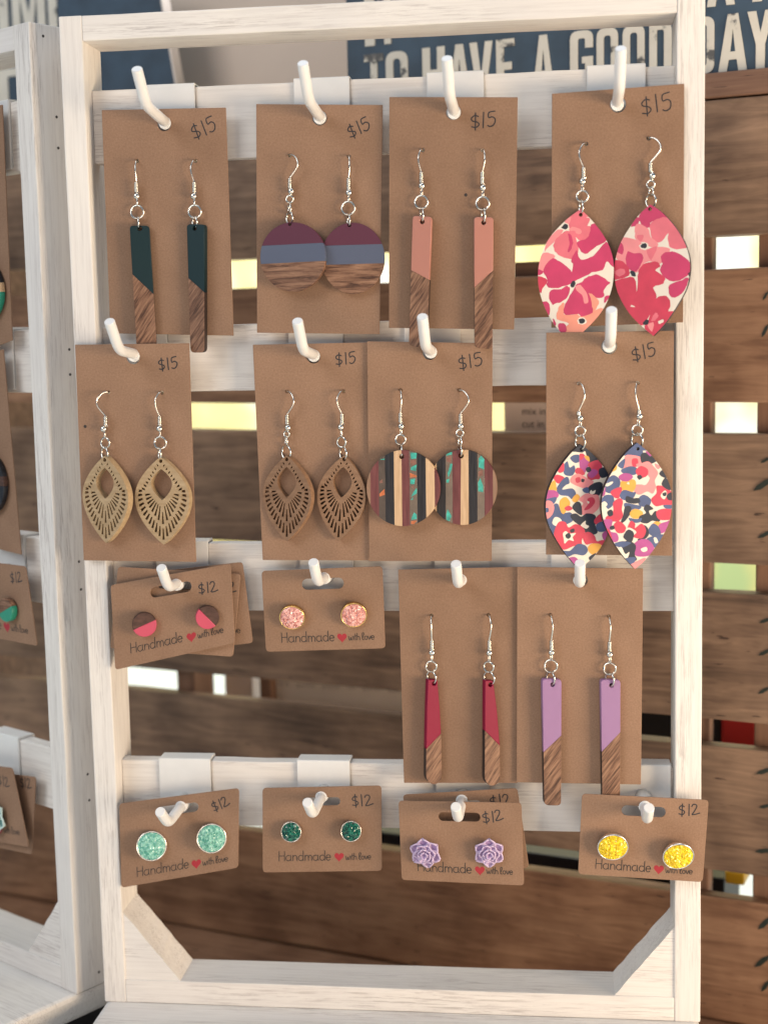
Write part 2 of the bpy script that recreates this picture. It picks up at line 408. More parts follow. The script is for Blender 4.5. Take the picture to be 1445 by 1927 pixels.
def roundpoly(q, r, n=4):
    """polygon with its corners rounded"""
    out = []; N = len(q)
    for i in range(N):
        a, b, c = Vector(q[i - 1]), Vector(q[i]), Vector(q[(i + 1) % N])
        rr = r[i] if isinstance(r, (list, tuple)) else r
        if rr <= 0: out.append((b.x, b.y)); continue
        p0 = b + (a - b).normalized() * min(rr, (a - b).length * .48); p1 = b + (c - b).normalized() * min(rr, (c - b).length * .48)
        for k in range(n + 1):
            t = k / n; p = p0 * (1 - t) ** 2 + b * 2 * t * (1 - t) + p1 * t * t; out.append((p.x, p.y))
    return out
def circ(cx, cy, r, n=20, ry=None): return [(cx + r * math.cos(2 * math.pi * k / n), cy + (ry or r) * math.sin(2 * math.pi * k / n)) for k in range(n)]

# ------------------------------------------------------------------ the setting
GROUND = -47.0
tb = obj('table', m_box(2400, 1400, 30, 2), 'table_cloth', None, Matrix.Translation(Vector((100, 160, GROUND - 15)) * S)); tb['kind'] = 'structure'; 
bw = obj('backdrop_wall', m_box(5200, 20, 2600, 0), 'pale_wall', None, Matrix.Translation(Vector((300, 1150, 700)) * S)); bw['kind'] = 'structure'

# ------------------------------------------------------------------ display racks
RW, RH, RD = 260.0, 424.6, 24.0
SL, SR, TW, BW = 9.8, 10.8, 10.2, 10.6
SLATS = [(366.1, 396.0), (270.0, 297.8), (175.3, 204.8), (79.3, 108.4)]
SY0, SY1 = 9.0, 16.0
def rack(loc, rot, label, nails):
    r = empty('display_rack', loc, label, 'display rack', None, rot); Wm = world(r)
    def P(name, x0, x1, y0, y1, z0, z1, mat, bev=.5, jit=0.0):
        return obj(name, m_box(x1 - x0, y1 - y0, z1 - z0, bev, jit), mat, r, Wm @ Matrix.Translation(Vector(((x0 + x1) / 2, (y0 + y1) / 2, (z0 + z1) / 2)) * S))
    P('stile', 0, SL, 0, RD, 0, RH, 'whitewash_z', .6, .10); P('stile', RW - SR, RW, 0, RD, 0, RH, 'whitewash_z', .6, .10)
    P('top_rail', SL - .02, RW - SR + .02, .12, RD - .15, RH - TW, RH - .1, 'whitewash_x', .5, .1)
    P('bottom_rail', SL - .02, RW - SR + .02, .12, RD - .15, .1, BW, 'whitewash_x', .5, .1)
    for z0, z1 in SLATS: P('slat', SL - .02, RW - SR + .02, SY0, SY1, z0, z1, 'whitewash_x', .7, .16)
    # corner gussets: wedges with a rough sawn slope
    for side in (0, 1):
        n = 12; g = 31.0; gw = 25.0; V = []
        for yy in (.8, RD - 1.0):
            row = [(0, 0)] + [(gw * (1 - k / n), g * k / n) for k in range(n + 1)]
            for j, (a, b) in enumerate(row):
                q = random.uniform(-.14, .14) if 1 < j < n + 1 else 0
                x = SL - .03 + a + q if side == 0 else RW - SR + .03 - a - q
                V.append((x, yy, BW - .03 + b + q))
        m = n + 2; F = [tuple(range(m)), tuple(reversed(range(m, 2 * m)))] + [(i, m + i, m + (i + 1) % m, (i + 1) % m) for i in range(m)]
        me = m_raw(V, F)
        bm = bmesh.new(); bm.from_mesh(me); bmesh.ops.recalc_face_normals(bm, faces=bm.faces); bm.to_mesh(me); bm.free()
        obj('corner_gusset', me, 'whitewash_x', r, Wm)
    o = P('base_board', .5, RW - .3, -78, RD + 1.5, -12, -.05, 'whitewash_x', 2.2)
    if nails:
        for zz in [RH - 5] + [z for s in SLATS for z in (s[0] + 8, s[1] - 9)] + [6]:
            for yy in ((7, 18) if zz in (RH - 5,) else (12.5 + random.uniform(-.8, .8),)):
                me = m_plate([circ(0, 0, .62, 10)], .5)
                obj('nail', me, 'nail', r, Wm @ Matrix.Translation(Vector((RW + .06, yy, zz)) * S) @ Matrix.Rotation(R(90), 4, 'Y'))
    return r
rack((0, 0, 0), 0, 'whitewashed wooden display rack holding all the sharp earring cards, four slats', False)
LROT = -R(33.0)
LC = Vector((-14.8, 5.9, 0))
rl = LC - Matrix.Rotation(LROT, 3, 'Z') @ Vector((RW, 0, 0))
rack(tuple(rl), LROT, 'angled whitewashed display rack whose nailed side touches the other rack', True)

# low black boards that lift the racks off the cloth
for W_, lb in ((Matrix.Identity(4), 'low black riser board under the straight white display rack'), (Matrix.Translation(rl * S) @ Matrix.Rotation(LROT, 4, 'Z'), 'low black riser board under the angled white display rack')):
    rz = obj('riser', m_box(252, 98, 34.9, 1), 'riser_black', None, W_ @ Matrix.Translation(Vector((130, -26, -29.5)) * S)); tag(rz, lb, 'board')
# ------------------------------------------------------------------ hooks
def hook(base, y_card, elbow, tip, label, slat, rot=0.0, origin=None, group='white peg hooks'):
    """white plastic clip over a slat with a peg that goes out and bends up. base = x, z in the rack's own frame"""
    bx, bz = base; z0, z1 = slat
    W0 = Matrix.Identity(4) if origin is None else Matrix.Translation(Vector(origin) * S) @ Matrix.Rotation(rot, 4, 'Z')
    loc = W0 @ (Vector((bx, SY0, z1 + 1.5)) * S)
    h = empty('peg_hook', loc / S, label, 'hook', group, rot)
    t = 1.3; hw = 11.6; low = z0 + 1.5
    prof = [(SY0 - t, low), (SY0 - t, z1 + t), (SY1 + t, z1 + t), (SY1 + t, low + 12), (SY1 + .05, low + 12), (SY1 + .05, z1 + .25), (SY0 - .22, z1 + .25), (SY0 - .22, low)]
    prof = roundpoly(prof, [.3, .8, .8, .3, .3, .2, .2, .3], 3)
    n = len(prof); V = [(bx - hw, y, z) for y, z in prof] + [(bx + hw, y, z) for y, z in prof]
    F = [tuple(range(n)), tuple(reversed(range(n, 2 * n)))] + [(i, n + i, n + (i + 1) % n, (i + 1) % n) for i in range(n)]
    me = m_raw(V, F); bm = bmesh.new(); bm.from_mesh(me); bmesh.ops.recalc_face_normals(bm, faces=bm.faces); 
    bmesh.ops.bevel(bm, geom=[e for e in bm.edges if e.calc_face_angle(0) > 1.2 and abs(e.verts[0].co.x - e.verts[1].co.x) < 1e-6], offset=.25 * S, segments=2, affect='EDGES')
    bm.to_mesh(me); bm.free()
    obj('clip', me, 'hook_plastic', h, W0)
    ey, ez = elbow; ty, tz = tip
    pts = [Vector((bx, SY0 - .8, bz)), Vector((bx, (SY0 + ey) / 2, bz + ez * .42))]
    E = Vector((bx, ey, bz + ez)); T = Vector((bx, ty, bz + tz)); Bp = pts[1]
    d0 = (Bp - E).normalized() * 5.0; d1 = (T - E).normalized() * 5.0
    for k in range(9):
        q = k / 8; pts.append((E + d0) * (1 - q) ** 2 + E * 2 * q * (1 - q) + (E + d1) * q * q)
    ax = (T - E).normalized()
    pts += [T - ax * .55, T - ax * .2, T]
    rr = [2.15] * (len(pts) - 2) + [2.08, 1.85]
    obj('peg', m_tube(pts, rr, 20), 'hook_plastic', h, W0)
    ring = m_tube([Vector((bx, y_card - .6, bz)), Vector((bx, y_card + 1.2, bz)), Vector((bx, SY0 - 1.0, bz))], [2.45, 2.75, 3.3], 20)
    obj('peg_collar', ring, 'hook_plastic', h, W0)
    return h

# ------------------------------------------------------------------ handwriting and print
G = {'$': [[(.62, .78), (.40, .86), (.16, .72), (.20, .55), (.52, .42), (.62, .26), (.42, .10), (.10, .16)], [(.46, 1.02), (.36, -.06)]],
     '1': [[(.30, .98), (.22, .02)]],
     '5': [[(.66, .96), (.24, .92), (.20, .58), (.46, .62), (.64, .42), (.54, .14), (.30, .02), (.10, .10)]],
     '2': [[(.10, .76), (.26, .94), (.52, .88), (.52, .64), (.26, .28), (.08, .06), (.40, .06), (.78, .16)]]}
GW = {'$': .72, '1': .42, '5': .74, '2': .8}
def a_(x0, s=1.0): return [[*arc(x0 + .26, .27, .24, .27, 60, 330, 12)], [(x0 + .50, .56), (x0 + .49, .2), (x0 + .56, 0)]]
def n_(x0): return [[(x0 + .05, .55), (x0 + .06, 0)], [(x0 + .06, .3), *arc(x0 + .26, .30, .19, .24, 170, 0, 8), (x0 + .46, 0)]]
def d_(x0): return [[*arc(x0 + .25, .27, .23, .27, 50, 330, 12)], [(x0 + .50, 1.0), (x0 + .50, 0)]]
def e_(x0): return [[(x0 + .05, .28), (x0 + .46, .30), *arc(x0 + .26, .28, .21, .28, 5, 320, 12)]]
def m_(x0): return [[(x0 + .05, .55), (x0 + .06, 0)], [(x0 + .06, .3), *arc(x0 + .22, .32, .15, .22, 170, 0, 7), (x0 + .38, 0)], [(x0 + .38, .3), *arc(x0 + .54, .32, .15, .22, 170, 0, 7), (x0 + .70, 0)]]
HAND = ([[(.06, .95), (.06, 0)], [(.60, .95), (.60, 0)], [(.06, .5), (.60, .5)]] + a_(.72) + n_(1.38) + d_(1.96) + m_(2.60) + a_(3.42) + d_(4.08) + e_(4.68))
HANDW = 5.2
def w_(x0): return [[(x0, .55), (x0 + .08, .06), (x0 + .2, .02), (x0 + .3, .4), (x0 + .38, .04), (x0 + .5, .02), (x0 + .62, .55)]]
WITH = (w_(0) + [[(.76, .5), (.77, 0)], [(.98, .9), (.99, .1), (1.10, 0)], [(.86, .58), (1.14, .58)], [(1.24, .95), (1.25, 0)], [(1.25, .3), *arc(1.42, .3, .16, .2, 170, 0, 6), (1.60, 0)]]
        + [[(1.98, .05), (1.98, .85), (2.10, 1.0), (2.22, .9), (2.10, .45), (1.98, .25), (2.08, 0), (2.20, .02)]]
        + [circ(2.50, .26, .2, 12, .25) + [(2.70, .26)], [(2.80, .52), (2.98, 0), (3.16, .52)]] + e_(3.2))
WITHW = 3.75
def inkstrokes(strokes, f, wd, smooth=True):
    """strokes in unit space -> ribbons through mapping f"""
    polys = []
    for k, s in enumerate(strokes):
        p = catmull([(x, y, 0) for x, y in s], 5) if smooth and len(s) > 2 else [Vector((x, y, 0)) for x, y in s]
        for q in ribbon([f(v.x, v.y) for v in p], wd): polys.append((q, 0, k * .004))
    return polys
def price(txt, fr, c, width, rot, mat=0, jit=.06):
    x = 0; st = []
    for ch in txt:
        dx, dy = random.uniform(-.03, .03), random.uniform(-.05, .05)
        for s in G[ch]: st.append([(x + a + dx + random.uniform(-jit, jit) * .3, b + dy + random.uniform(-jit, jit) * .3) for a, b in s])
        x += GW[ch]
    k = width / x; ca, sa = math.cos(R(rot)), math.sin(R(rot))
    f = lambda a, b: (c[0] + ((a - x / 2) * k) * ca - ((b - .5) * k * 1.05) * sa, c[1] + ((a - x / 2) * k) * sa + ((b - .5) * k * 1.05) * ca)
    return inkstrokes(st, f, .50)

# ------------------------------------------------------------------ cards
CARDS = {}
def inside_hole(P2): pass
def card(key, zi, quad, y, holes, label, hole=None, slot=None, rounded=0.0, prices=(), prnt=False, yaw=0.0, fr=None, dots=(), group='kraft earring cards', tilt=0.0):
    """a kraft card. quad = its corners TL TR BR BL, hole = (x, y, radius) of the hang hole, holes = ear wire holes"""
    q = [Z(zi, *p) for p in quad]
    cx, cy = sum(p[0] for p in q) / 4, sum(p[1] for p in q) / 4
    if fr is None:
        O = un((cx, cy), (0, y, 0), (0, 1, 0)); fr = Fr(O, yaw, tilt)
    else:
        fr0 = fr; fr = Fr(un((cx, cy), fr.O + fr.n * y, fr.n), fr.yaw)
    q2 = [fr.p2(p) for p in q]
    TL, TR, BR, BL = [Vector(p) for p in q2]
    def uv(a, b):      # a across, b down
        p = (TL * (1 - a) + TR * a) * (1 - b) + (BL * (1 - a) + BR * a) * b; return (p.x, p.y)
    outl = [roundpoly(q2, rounded, 5) if rounded else roundpoly(q2, .25, 2)]
    hc = None
    if hole:
        hc = fr.p2(Z(zi, hole[0], hole[1])); outl.append(circ(hc[0], hc[1], hole[2], 28))
    if slot:
        a, b, l, hh = slot; hl = l / 2 - hh
        up_ = (TL - BL).normalized(); ax = (TR - TL).normalized(); c0 = Vector(fr.p2(Z(zi, a, b)))
        pts = []
        for sgn, a0 in ((1, -90), (-1, 90)):
            for k in range(9):
                an = R(a0 + 180 * k / 8); p = c0 + ax * (sgn * hl) + (ax * math.cos(an) + up_ * math.sin(an)) * hh; pts.append((p.x, p.y))
        outl.append(pts); hc = (c0.x, c0.y)
    for hx in holes:
        z_, a, b = hx if len(hx) == 3 else (zi, *hx)
        h = fr.p2(Z(z_, a, b)); outl.append(circ(h[0], h[1], .8, 12))
    rt = empty('earring_card', fr.O - fr.n * .3, label, 'card', group)
    obj('card_sheet', m_plate(outl, .55, .12), 'kraft', rt, fr.mat())
    for (txt, px, py, wd, ro) in prices:
        c = fr.p2(Z(zi, px, py)); obj('price_writing', m_flat(price(txt, fr, c, wd, ro), .035), 'ink', rt, fr.mat())
    if prnt:
        pv = prnt if isinstance(prnt, float) else .865
        ang = math.atan2((TR - TL).y, (TR - TL).x); wd = (TR - TL).length; ht = (TL - BL).length
        def lay(u0, v0, k):
            o = Vector(uv(u0, v0)); ax = (BR - BL).normalized(); ay = (TL - BL).normalized()
            return lambda a, b: tuple(o + ax * a * k + ay * b * k)
        k1 = wd * .445 / HANDW; k2 = wd * .215 / WITHW
        obj('printed_word', m_flat(inkstrokes(HAND, lay(.135, pv, k1), .36), .03), 'printed_ink', rt, fr.mat())
        obj('printed_word', m_flat(inkstrokes(WITH, lay(.70, pv - .005, k2), .33), .03), 'printed_ink', rt, fr.mat())
        f = lay(.645, pv - .04, wd * .041)
        hp = [f(math.copysign(abs(math.sin(t)) ** 3, math.sin(t)) * .98, (13 * math.cos(t) - 5 * math.cos(2 * t) - 2 * math.cos(3 * t) - math.cos(4 * t)) / 15) for t in [2 * math.pi * i / 36 for i in range(36)]]
        obj('printed_heart', m_flat([(hp, 0, 0)], .03), 'heart_red', rt, fr.mat())
    for (a, b) in dots:
        c = fr.p2(Z(zi, a, b)); obj('speck', m_flat([(circ(c[0], c[1], .7, 9), 0, 0)], .02), 'printed_ink', rt, fr.mat())
    CARDS[key] = (fr, uv, hc)
    return fr

HK = {1: ((-25, 3.0), (-36, 15)), 2: ((-23, 2.6), (-34, 14)), 3: ((-16, 1.2), (-25, 11.0)), 4: ((-22, -.2), (-33, 8.6))}
ENAMES = {11: 'navy and walnut bar', 12: 'plum, blue and walnut disc', 13: 'salmon and walnut bar', 14: 'pink flower print leaf',
          21: 'pale tan cut-out leaf', 22: 'brown cut-out leaf', 23: 'striped wood and turquoise disc', 24: 'multicolour flower print leaf',
          31: 'pink and dark wood button stud', 32: 'pink crystal stud in gold rim', 33: 'crimson and walnut paddle', 34: 'lavender and walnut bar',
          41: 'mint crystal stud', 42: 'dark green crystal stud', 43: 'lilac succulent stud', 44: 'yellow crystal stud'}
def who(k, i):
    if k == 33: return ', beside the lavender pair' if i else ', away from the lavender pair'
    if k == 34: return ', tip tucked behind the yellow stud card' if i else ', beside the crimson pair'
    if k == 32: return ', nearer the crimson paddle card' if i else ', nearer the wood button card'
    return ', below the handwritten price' if i else ', away from the handwritten price'
T15 = lambda k: 'tall kraft card with ' + ENAMES[k] + ' earrings hanging on it'
card(11, 1, [(558, 602), (1240, 588), (1283, 1843), (606, 1830)], 2.0, [(752, 882), (1073, 882)], T15(11), hole=(902, 678, 2.9), prices=[('$15', 1115, 700, 11.2, 24)])
card(12, 2, [(84, 512), (710, 516), (694, 1651), (88, 1644)], 1.0, [(250, 766), (542, 772)], T15(12), hole=(398, 581, 2.95), prices=[('$15', 590, 630, 9.8, 24)])
card(13, 2, [(742, 477), (1377, 478), (1359, 1628), (740, 1620)], -2.0, [(907, 740), (1203, 742)], T15(13), hole=(1060, 553, 2.95), prices=[('$15', 1205, 592, 11.0, 3)], dots=[(1120, 962)])
card(14, 3, [(229, 512), (956, 457), (950, 1770), (225, 1800)], -2.0, [(417, 788), (760, 758)], T15(14), hole=(592, 572, 3.1), prices=[('$15', 800, 565, 12.6, 10)])
card(21, 4, [(388, 243), (980, 235), (1016, 1370), (433, 1362)], -3.0, [(560, 490), (838, 492)], T15(21), hole=(690, 308, 2.9), prices=[('$15', 868, 342, 9.0, 9)], dots=[(441, 667)])
card(22, 5, [(67, 232), (645, 220), (646, 1300), (116, 1298)], 1.5, [(236, 464), (515, 462)], T15(22), hole=(367, 290, 2.9), prices=[('$15', 525, 300, 9.0, 6)])
card(23, 5, [(632, 215), (1252, 224), (1248, 1302), (642, 1303)], 0.0, [(797, 457), (1087, 457)], T15(23), hole=(942, 272, 2.9), prices=[('$15', 1140, 312, 10.2, 10)])
card(24, 6, [(186, 180), (848, 170), (838, 1338), (185, 1332)], -5.5, [(356, 445), (660, 442)], T15(24), hole=(512, 252, 3.1), prices=[('$15', 690, 280, 10.2, 14)])
card(33, 0, [(749, 1072), (977, 1067), (974, 1474), (760, 1474)], 0.4, [(5, 950, 1573), (5, 1232, 1570)], T15(33), hole=(864, 1091, 2.8))
card(34, 0, [(973, 1067), (1210, 1070), (1206, 1477), (972, 1473)], -1.2, [(6, 207, 1645), (6, 510, 1653)], T15(34), hole=(1093, 1092, 2.8))
S12 = lambda k: 'small rounded kraft card with ' + ENAMES[k] + ' earrings, printed Handmade with love'
card('31a', 4, [(625, 1440), (1256, 1370), (1310, 1790), (680, 1860)], 2.2, [], 'small kraft card rearmost behind the pink and dark wood button studs', slot=(900, 1490, 20, 2.4), rounded=1.6, prnt=True)
card('31b', 4, [(610, 1395), (1247, 1432), (1207, 1862), (570, 1818)], 0.0, [], 'small kraft card between two others behind the pink and dark wood studs', slot=(930, 1485, 20, 2.4), rounded=1.6, prices=[('$12', 1170, 1500, 9, 0)], prnt=True)
card(31, 4, [(572, 1490), (1195, 1378), (1218, 1790), (597, 1930)], -2.5, [], S12(31), slot=(885, 1513, 18.3, 2.25), rounded=1.6, prices=[('$12', 1075, 1503, 8.8, 8)], prnt=0.845)
card(32, 5, [(110, 1352), (708, 1328), (722, 1735), (132, 1752)], 0.5, [], S12(32), slot=(413, 1415, 18.0, 2.35), rounded=1.8, prnt=0.89)
card(41, 7, [(594, 830), (1192, 752), (1188, 1150), (605, 1250)], -1.0, [], S12(41), slot=(887, 858, 18.6, 2.1), rounded=1.8, prices=[('$12', 1098, 830, 8.4, 24)], prnt=0.9)
card(42, 8, [(115, 745), (703, 733), (705, 1155), (116, 1163)], 0.0, [], S12(42), slot=(405, 812, 16.6, 1.8), rounded=1.8, prices=[('$12', 606, 806, 9.4, 8)], prnt=True)
card('43a', 8, [(808, 778), (1375, 745), (1433, 1140), (870, 1190)], 1.0, [], 'small kraft card peeking out behind the lilac succulent stud card', slot=(1095, 835, 18, 2.2), rounded=1.8, prices=[('$12', 1290, 805, 9.4, 10)], prnt=True)
card(43, 8, [(787, 808), (1395, 818), (1408, 1228), (803, 1200)], -6.0, [], S12(43), slot=(1088, 888, 17.6, 1.9), rounded=1.8, prices=[('$12', 1252, 885, 9.2, 10)], prnt=0.875)
card(44, 9, [(358, 780), (990, 812), (960, 1222), (338, 1182)], -6.0, [], S12(44), slot=(665, 868, 18.0, 2.2), rounded=1.8, prices=[('$12', 890, 858, 9.0, 3)], prnt=0.915)

PEGPX = {11: (1, 905, 672), 12: (2, 398, 580), 13: (2, 1062, 555), 14: (3, 588, 570), 21: (4, 692, 300), 22: (5, 368, 286), 23: (5, 947, 268), 24: (6, 512, 250),
         31: (4, 915, 1488), 32: (5, 420, 1388), 33: (5, 1095, 1397), 34: (6, 358, 1465), 41: (7, 902, 845), 42: (8, 405, 790), 43: (8, 1100, 806), 44: (9, 672, 845)}
for k, (zi, a, b) in PEGPX.items():
    fr = CARDS['43a' if k == 43 else k][0]
    B = un(Z(zi, a, b), fr.O, (0, 1, 0)); e, t = HK[k // 10]
    hook((B.x, B.z), fr.O.y, e, t, 'white peg hook holding up the card of ' + ENAMES[k] + ' earrings', SLATS[k // 10 - 1])

# ------------------------------------------------------------------ ear wires and rings
def wires(er, fr, zi, hole, bulge, coil, bead, rings, mat='silver_wire', hz=None):
    """hole in the card, sideways reach of the bend, coil (x, y0, y1), bead (x, y), rings [(x, y, rx, ry, turn)]"""
    hz = hz or zi
    h = Vector((*fr.p2(Z(hz, *hole)), 0)); k = 1 / (ZS[zi][0] * 4.62)          # zoom px -> mm, near enough for radii
    c0 = Vector((*fr.p2(Z(zi, coil[0], coil[1])), 2.6)); c1 = Vector((*fr.p2(Z(zi, coil[0], coil[2])), 2.4))
    bd = Vector((*fr.p2(Z(zi, *bead)), 2.3))
    bx = fr.p2(Z(zi, bulge[0], bulge[1]))
    dx = bx[0] - h.x
    pts = [h + Vector((0, -.05, -1.5)), h + Vector((0, .15, .35))]
    for q, k_, z_ in ((.04, .42, 1.6), (.14, .78, 2.6), (.28, .97, 3.2), (.42, 1.0, 3.4), (.58, .84, 3.3), (.76, .48, 3.0), (.9, .16, 2.7)):
        base = h.lerp(c0, q); pts.append(Vector((base.x + dx * k_, base.y + (.25 if q < .1 else 0), z_)))
    pts += [c0, c1, bd]
    M = fr.mat()
    wr = obj('ear_wire', m_tube(catmull(pts, 4), .35, 8), mat, er, M)
    n = max(5, int((c0 - c1).length / .55)); hp = []
    for i in range(n * 8 + 1):
        a = 2 * math.pi * i / 8; p = c0.lerp(c1, i / (n * 8)); hp.append(p + Vector((math.cos(a) * .66, 0, math.sin(a) * .66)))
    obj('coil', m_tube(hp, .34, 6), mat, wr, M)
    bm = bmesh.new(); bmesh.ops.create_uvsphere(bm, u_segments=14, v_segments=10, radius=1.5 * S)
    for f in bm.faces: f.smooth = True
    me = bpy.data.meshes.new('m'); bm.to_mesh(me); bm.free()
    obj('bead', me, mat, wr, M @ Matrix.Translation(bd * S))
    # little loop under the bead
    ry0 = Vector((*fr.p2(Z(zi, rings[0][0], rings[0][1] - rings[0][3])), 2.3))
    lc = (bd + ry0) / 2 + Vector((0, -.2, 0)); lr = max(.7, (bd - ry0).length / 2)
    obj('loop', m_tube([lc + Vector((math.cos(a) * .35, math.sin(a) * lr, math.cos(a) * .75)) for a in [2 * math.pi * i / 18 for i in range(18)]], .26, 7, True), mat, wr, M)
    for (x, y, rx, ry, tn) in rings:
        c = Vector((*fr.p2(Z(zi, x, y)), 2.2)); rx *= k; ry *= k
        zz = math.sqrt(max(ry * ry - rx * rx, 0)) * .9
        pr = [c + Vector((math.cos(a) * rx, math.sin(a) * ry, math.cos(a) * zz + (.25 * math.sin(2 * a)) * tn)) for a in [2 * math.pi * i / 26 for i in range(26)]]
        obj('jump_ring', m_tube(pr, .42, 8, True), mat, er, M)

WIRES = {
 (11, 0): (1, (752, 882), (756, 930), (758, 1005, 1058), (760, 1078), [(762, 1165, 36, 36, 1), (768, 1222, 9, 32, 0)]),
 (11, 1): (1, (1073, 882), (1060, 930), (1075, 1005, 1058), (1072, 1078), [(1077, 1163, 35, 35, 1), (1077, 1220, 18, 32, 1)]),
 (12, 0): (2, (250, 766), (296, 822), (256, 885, 935), (262, 946), [(255, 985, 17, 17, 1), (254, 1032, 9, 26, 0), (254, 1078, 19, 32, 1)]),
 (12, 1): (2, (542, 772), (551, 820), (545, 885, 940), (546, 953), [(543, 1030, 32, 32, 1), (545, 1088, 9, 28, 0)]),
 (13, 0): (2, (907, 740), (892, 790), (903, 855, 905), (905, 920), [(903, 1000, 31, 31, 1), (905, 1062, 10, 36, 0)]),
 (13, 1): (2, (1203, 742), (1217, 790), (1203, 855, 912), (1206, 930), [(1205, 1006, 31, 31, 1), (1208, 1066, 10, 36, 0)]),
 (14, 0): (3, (417, 788), (385, 855), (402, 925, 980), (397, 998), [(396, 1080, 30, 30, 1), (389, 1138, 9, 36, 0)]),
 (14, 1): (3, (760, 758), (820, 820), (768, 900, 948), (778, 967), [(770, 1015, 20, 20, 1), (772, 1052, 9, 24, 0), (771, 1105, 24, 36, 1)]),
 (21, 0): (4, (560, 490), (518, 550), (556, 615, 662), (546, 678), [(554, 750, 26, 28, 1), (551, 805, 24, 36, 1)]),
 (21, 1): (4, (838, 492), (818, 550), (835, 615, 660), (834, 676), [(838, 750, 32, 32, 1), (835, 808, 14, 36, 1)]),
 (22, 0): (5, (236, 464), (276, 522), (242, 580, 625), (246, 640), [(240, 672, 14, 15, 1), (238, 706, 8, 24, 0), (238, 762, 26, 36, 1)]),
 (22, 1): (5, (515, 462), (492, 515), (512, 575, 622), (507, 638), [(510, 712, 23, 26, 1), (518, 768, 20, 34, 1)]),
 (23, 0): (5, (797, 457), (806, 510), (800, 570, 615), (804, 633), [(801, 700, 25, 25, 1), (803, 757, 8, 34, 0)]),
 (23, 1): (5, (1087, 457), (1134, 512), (1096, 575, 620), (1097, 633), [(1093, 668, 17, 17, 1), (1093, 708, 9, 26, 0), (1094, 755, 9, 28, 1)]),
 (24, 0): (6, (356, 445), (386, 510), (354, 590, 606), (363, 622), [(362, 690, 25, 25, 1), (363, 746, 24, 38, 1)]),
 (24, 1): (6, (660, 442), (645, 505), (666, 582, 598), (668, 612), [(657, 685, 26, 26, 1), (656, 738, 26, 38, 1)]),
 (33, 0): (8, (950, 1573), (952, -40), (955, 8, 55), (955, 68), [(952, 138, 27, 27, 1), (953, 192, 24, 32, 1)], 5),
 (33, 1): (8, (1232, 1570), (1246, -40), (1238, 8, 55), (1238, 70), [(1235, 140, 25, 27, 1), (1237, 196, 27, 34, 1)], 5),
 (34, 0): (9, (207, 1645), (210, -45), (206, 8, 55), (206, 68), [(203, 137, 32, 32, 1), (202, 198, 20, 34, 1)], 6),
 (34, 1): (9, (510, 1653), (498, -40), (494, 15, 62), (495, 77), [(496, 150, 30, 30, 1), (496, 204, 20, 34, 1)], 6)}

def earring(k, i):
    fr = CARDS[k][0]
    zi, hole, bulge, coil, bead, rings = WIRES[(k, i)][:6]; hz = WIRES[(k, i)][6] if len(WIRES[(k, i)]) > 6 else zi
    top = fr.p3(fr.p2(Z(hz, *hole)), 0)
    er = empty('earring', top, ENAMES[k] + ' earring on a silver wire' + who(k, i), 'earring', ENAMES[k] + ' earrings')
    wires(er, fr, zi, hole, bulge, coil, bead, rings, hz=hz)
    return er
def pframe(px, y, yaw): return Fr(un(px, (0, y, 0), (0, 1, 0)), yaw)
def pmat(mat, x): return mat

# bars: quad TL TR BR BL, cut left and right, hole
def bar(k, i, zi, quad, cut, hole, y, yaw, resin, wood, t=3.0, rtop=1.5, rbot=2.0, edge='walnut_dark', outline=None):
    er = earring(k, i); px = [Z(zi, *p) for p in quad]
    fr = pframe((sum(p[0] for p in px) / 4, sum(p[1] for p in px) / 4), y, yaw)
    if outline: full = [fr.p2(Z(zi, *p)) for p in outline]
    else: full = roundpoly([fr.p2(p) for p in px], [rtop, rtop, rbot, rbot], 4)
    a, b = [Vector(fr.p2(Z(zi, *p))) for p in cut]; d = (b - a).normalized(); a, b = a - d * 20, b + d * 20
    upq = [tuple(a), tuple(b), (b.x, b.y + 200), (a.x, a.y + 200)]; loq = [tuple(a), tuple(b), (b.x, b.y - 200), (a.x, a.y - 200)]
    hc = fr.p2(Z(zi, *hole))
    o1 = clip(full, upq); o2 = clip(full, loq)
    obj('resin_half', m_plate([o1, circ(hc[0], hc[1], .95, 14)], t, .22), resin, er, fr.mat())
    obj('wood_half', m_plate([o2], t - .05, .12, True), [wood, 'burnt_edge'], er, fr.mat())
bar(11, 0, 1, [(712, 1238), (820, 1238), (862, 1905), (750, 1905)], [(738, 1515), (838, 1610)], (768, 1254), -1.6, -14, 'navy_resin', 'walnut_diagonal_down')
bar(11, 1, 1, [(1025, 1230), (1122, 1230), (1122, 1936), (1046, 1936)], [(1030, 1522), (1122, 1605)], (1068, 1252), -1.8, 12, 'navy_resin', 'walnut_diagonal_up')
bar(13, 0, 2, [(857, 1064), (952, 1070), (928, 1722), (838, 1708)], [(846, 1333), (940, 1382)], (904, 1094), -6.0, 4, 'salmon_resin', 'walnut_diagonal_down')
bar(13, 1, 2, [(1161, 1070), (1257, 1072), (1252, 1725), (1164, 1719)], [(1165, 1418), (1256, 1335)], (1208, 1098), -6.0, -6, 'salmon_resin', 'walnut_diagonal_up')
bar(34, 0, 9, [(160, 207), (256, 210), (254, 840), (170, 838)], [(165, 575), (258, 487)], (212, 236), -5.0, -14, 'lavender_resin', 'walnut_diagonal_up')
bar(34, 1, 9, [(452, 211), (550, 213), (548, 842), (460, 842)], [(460, 568), (548, 475)], (505, 240), -4.6, -12, 'lavender_resin', 'walnut_diagonal_up')
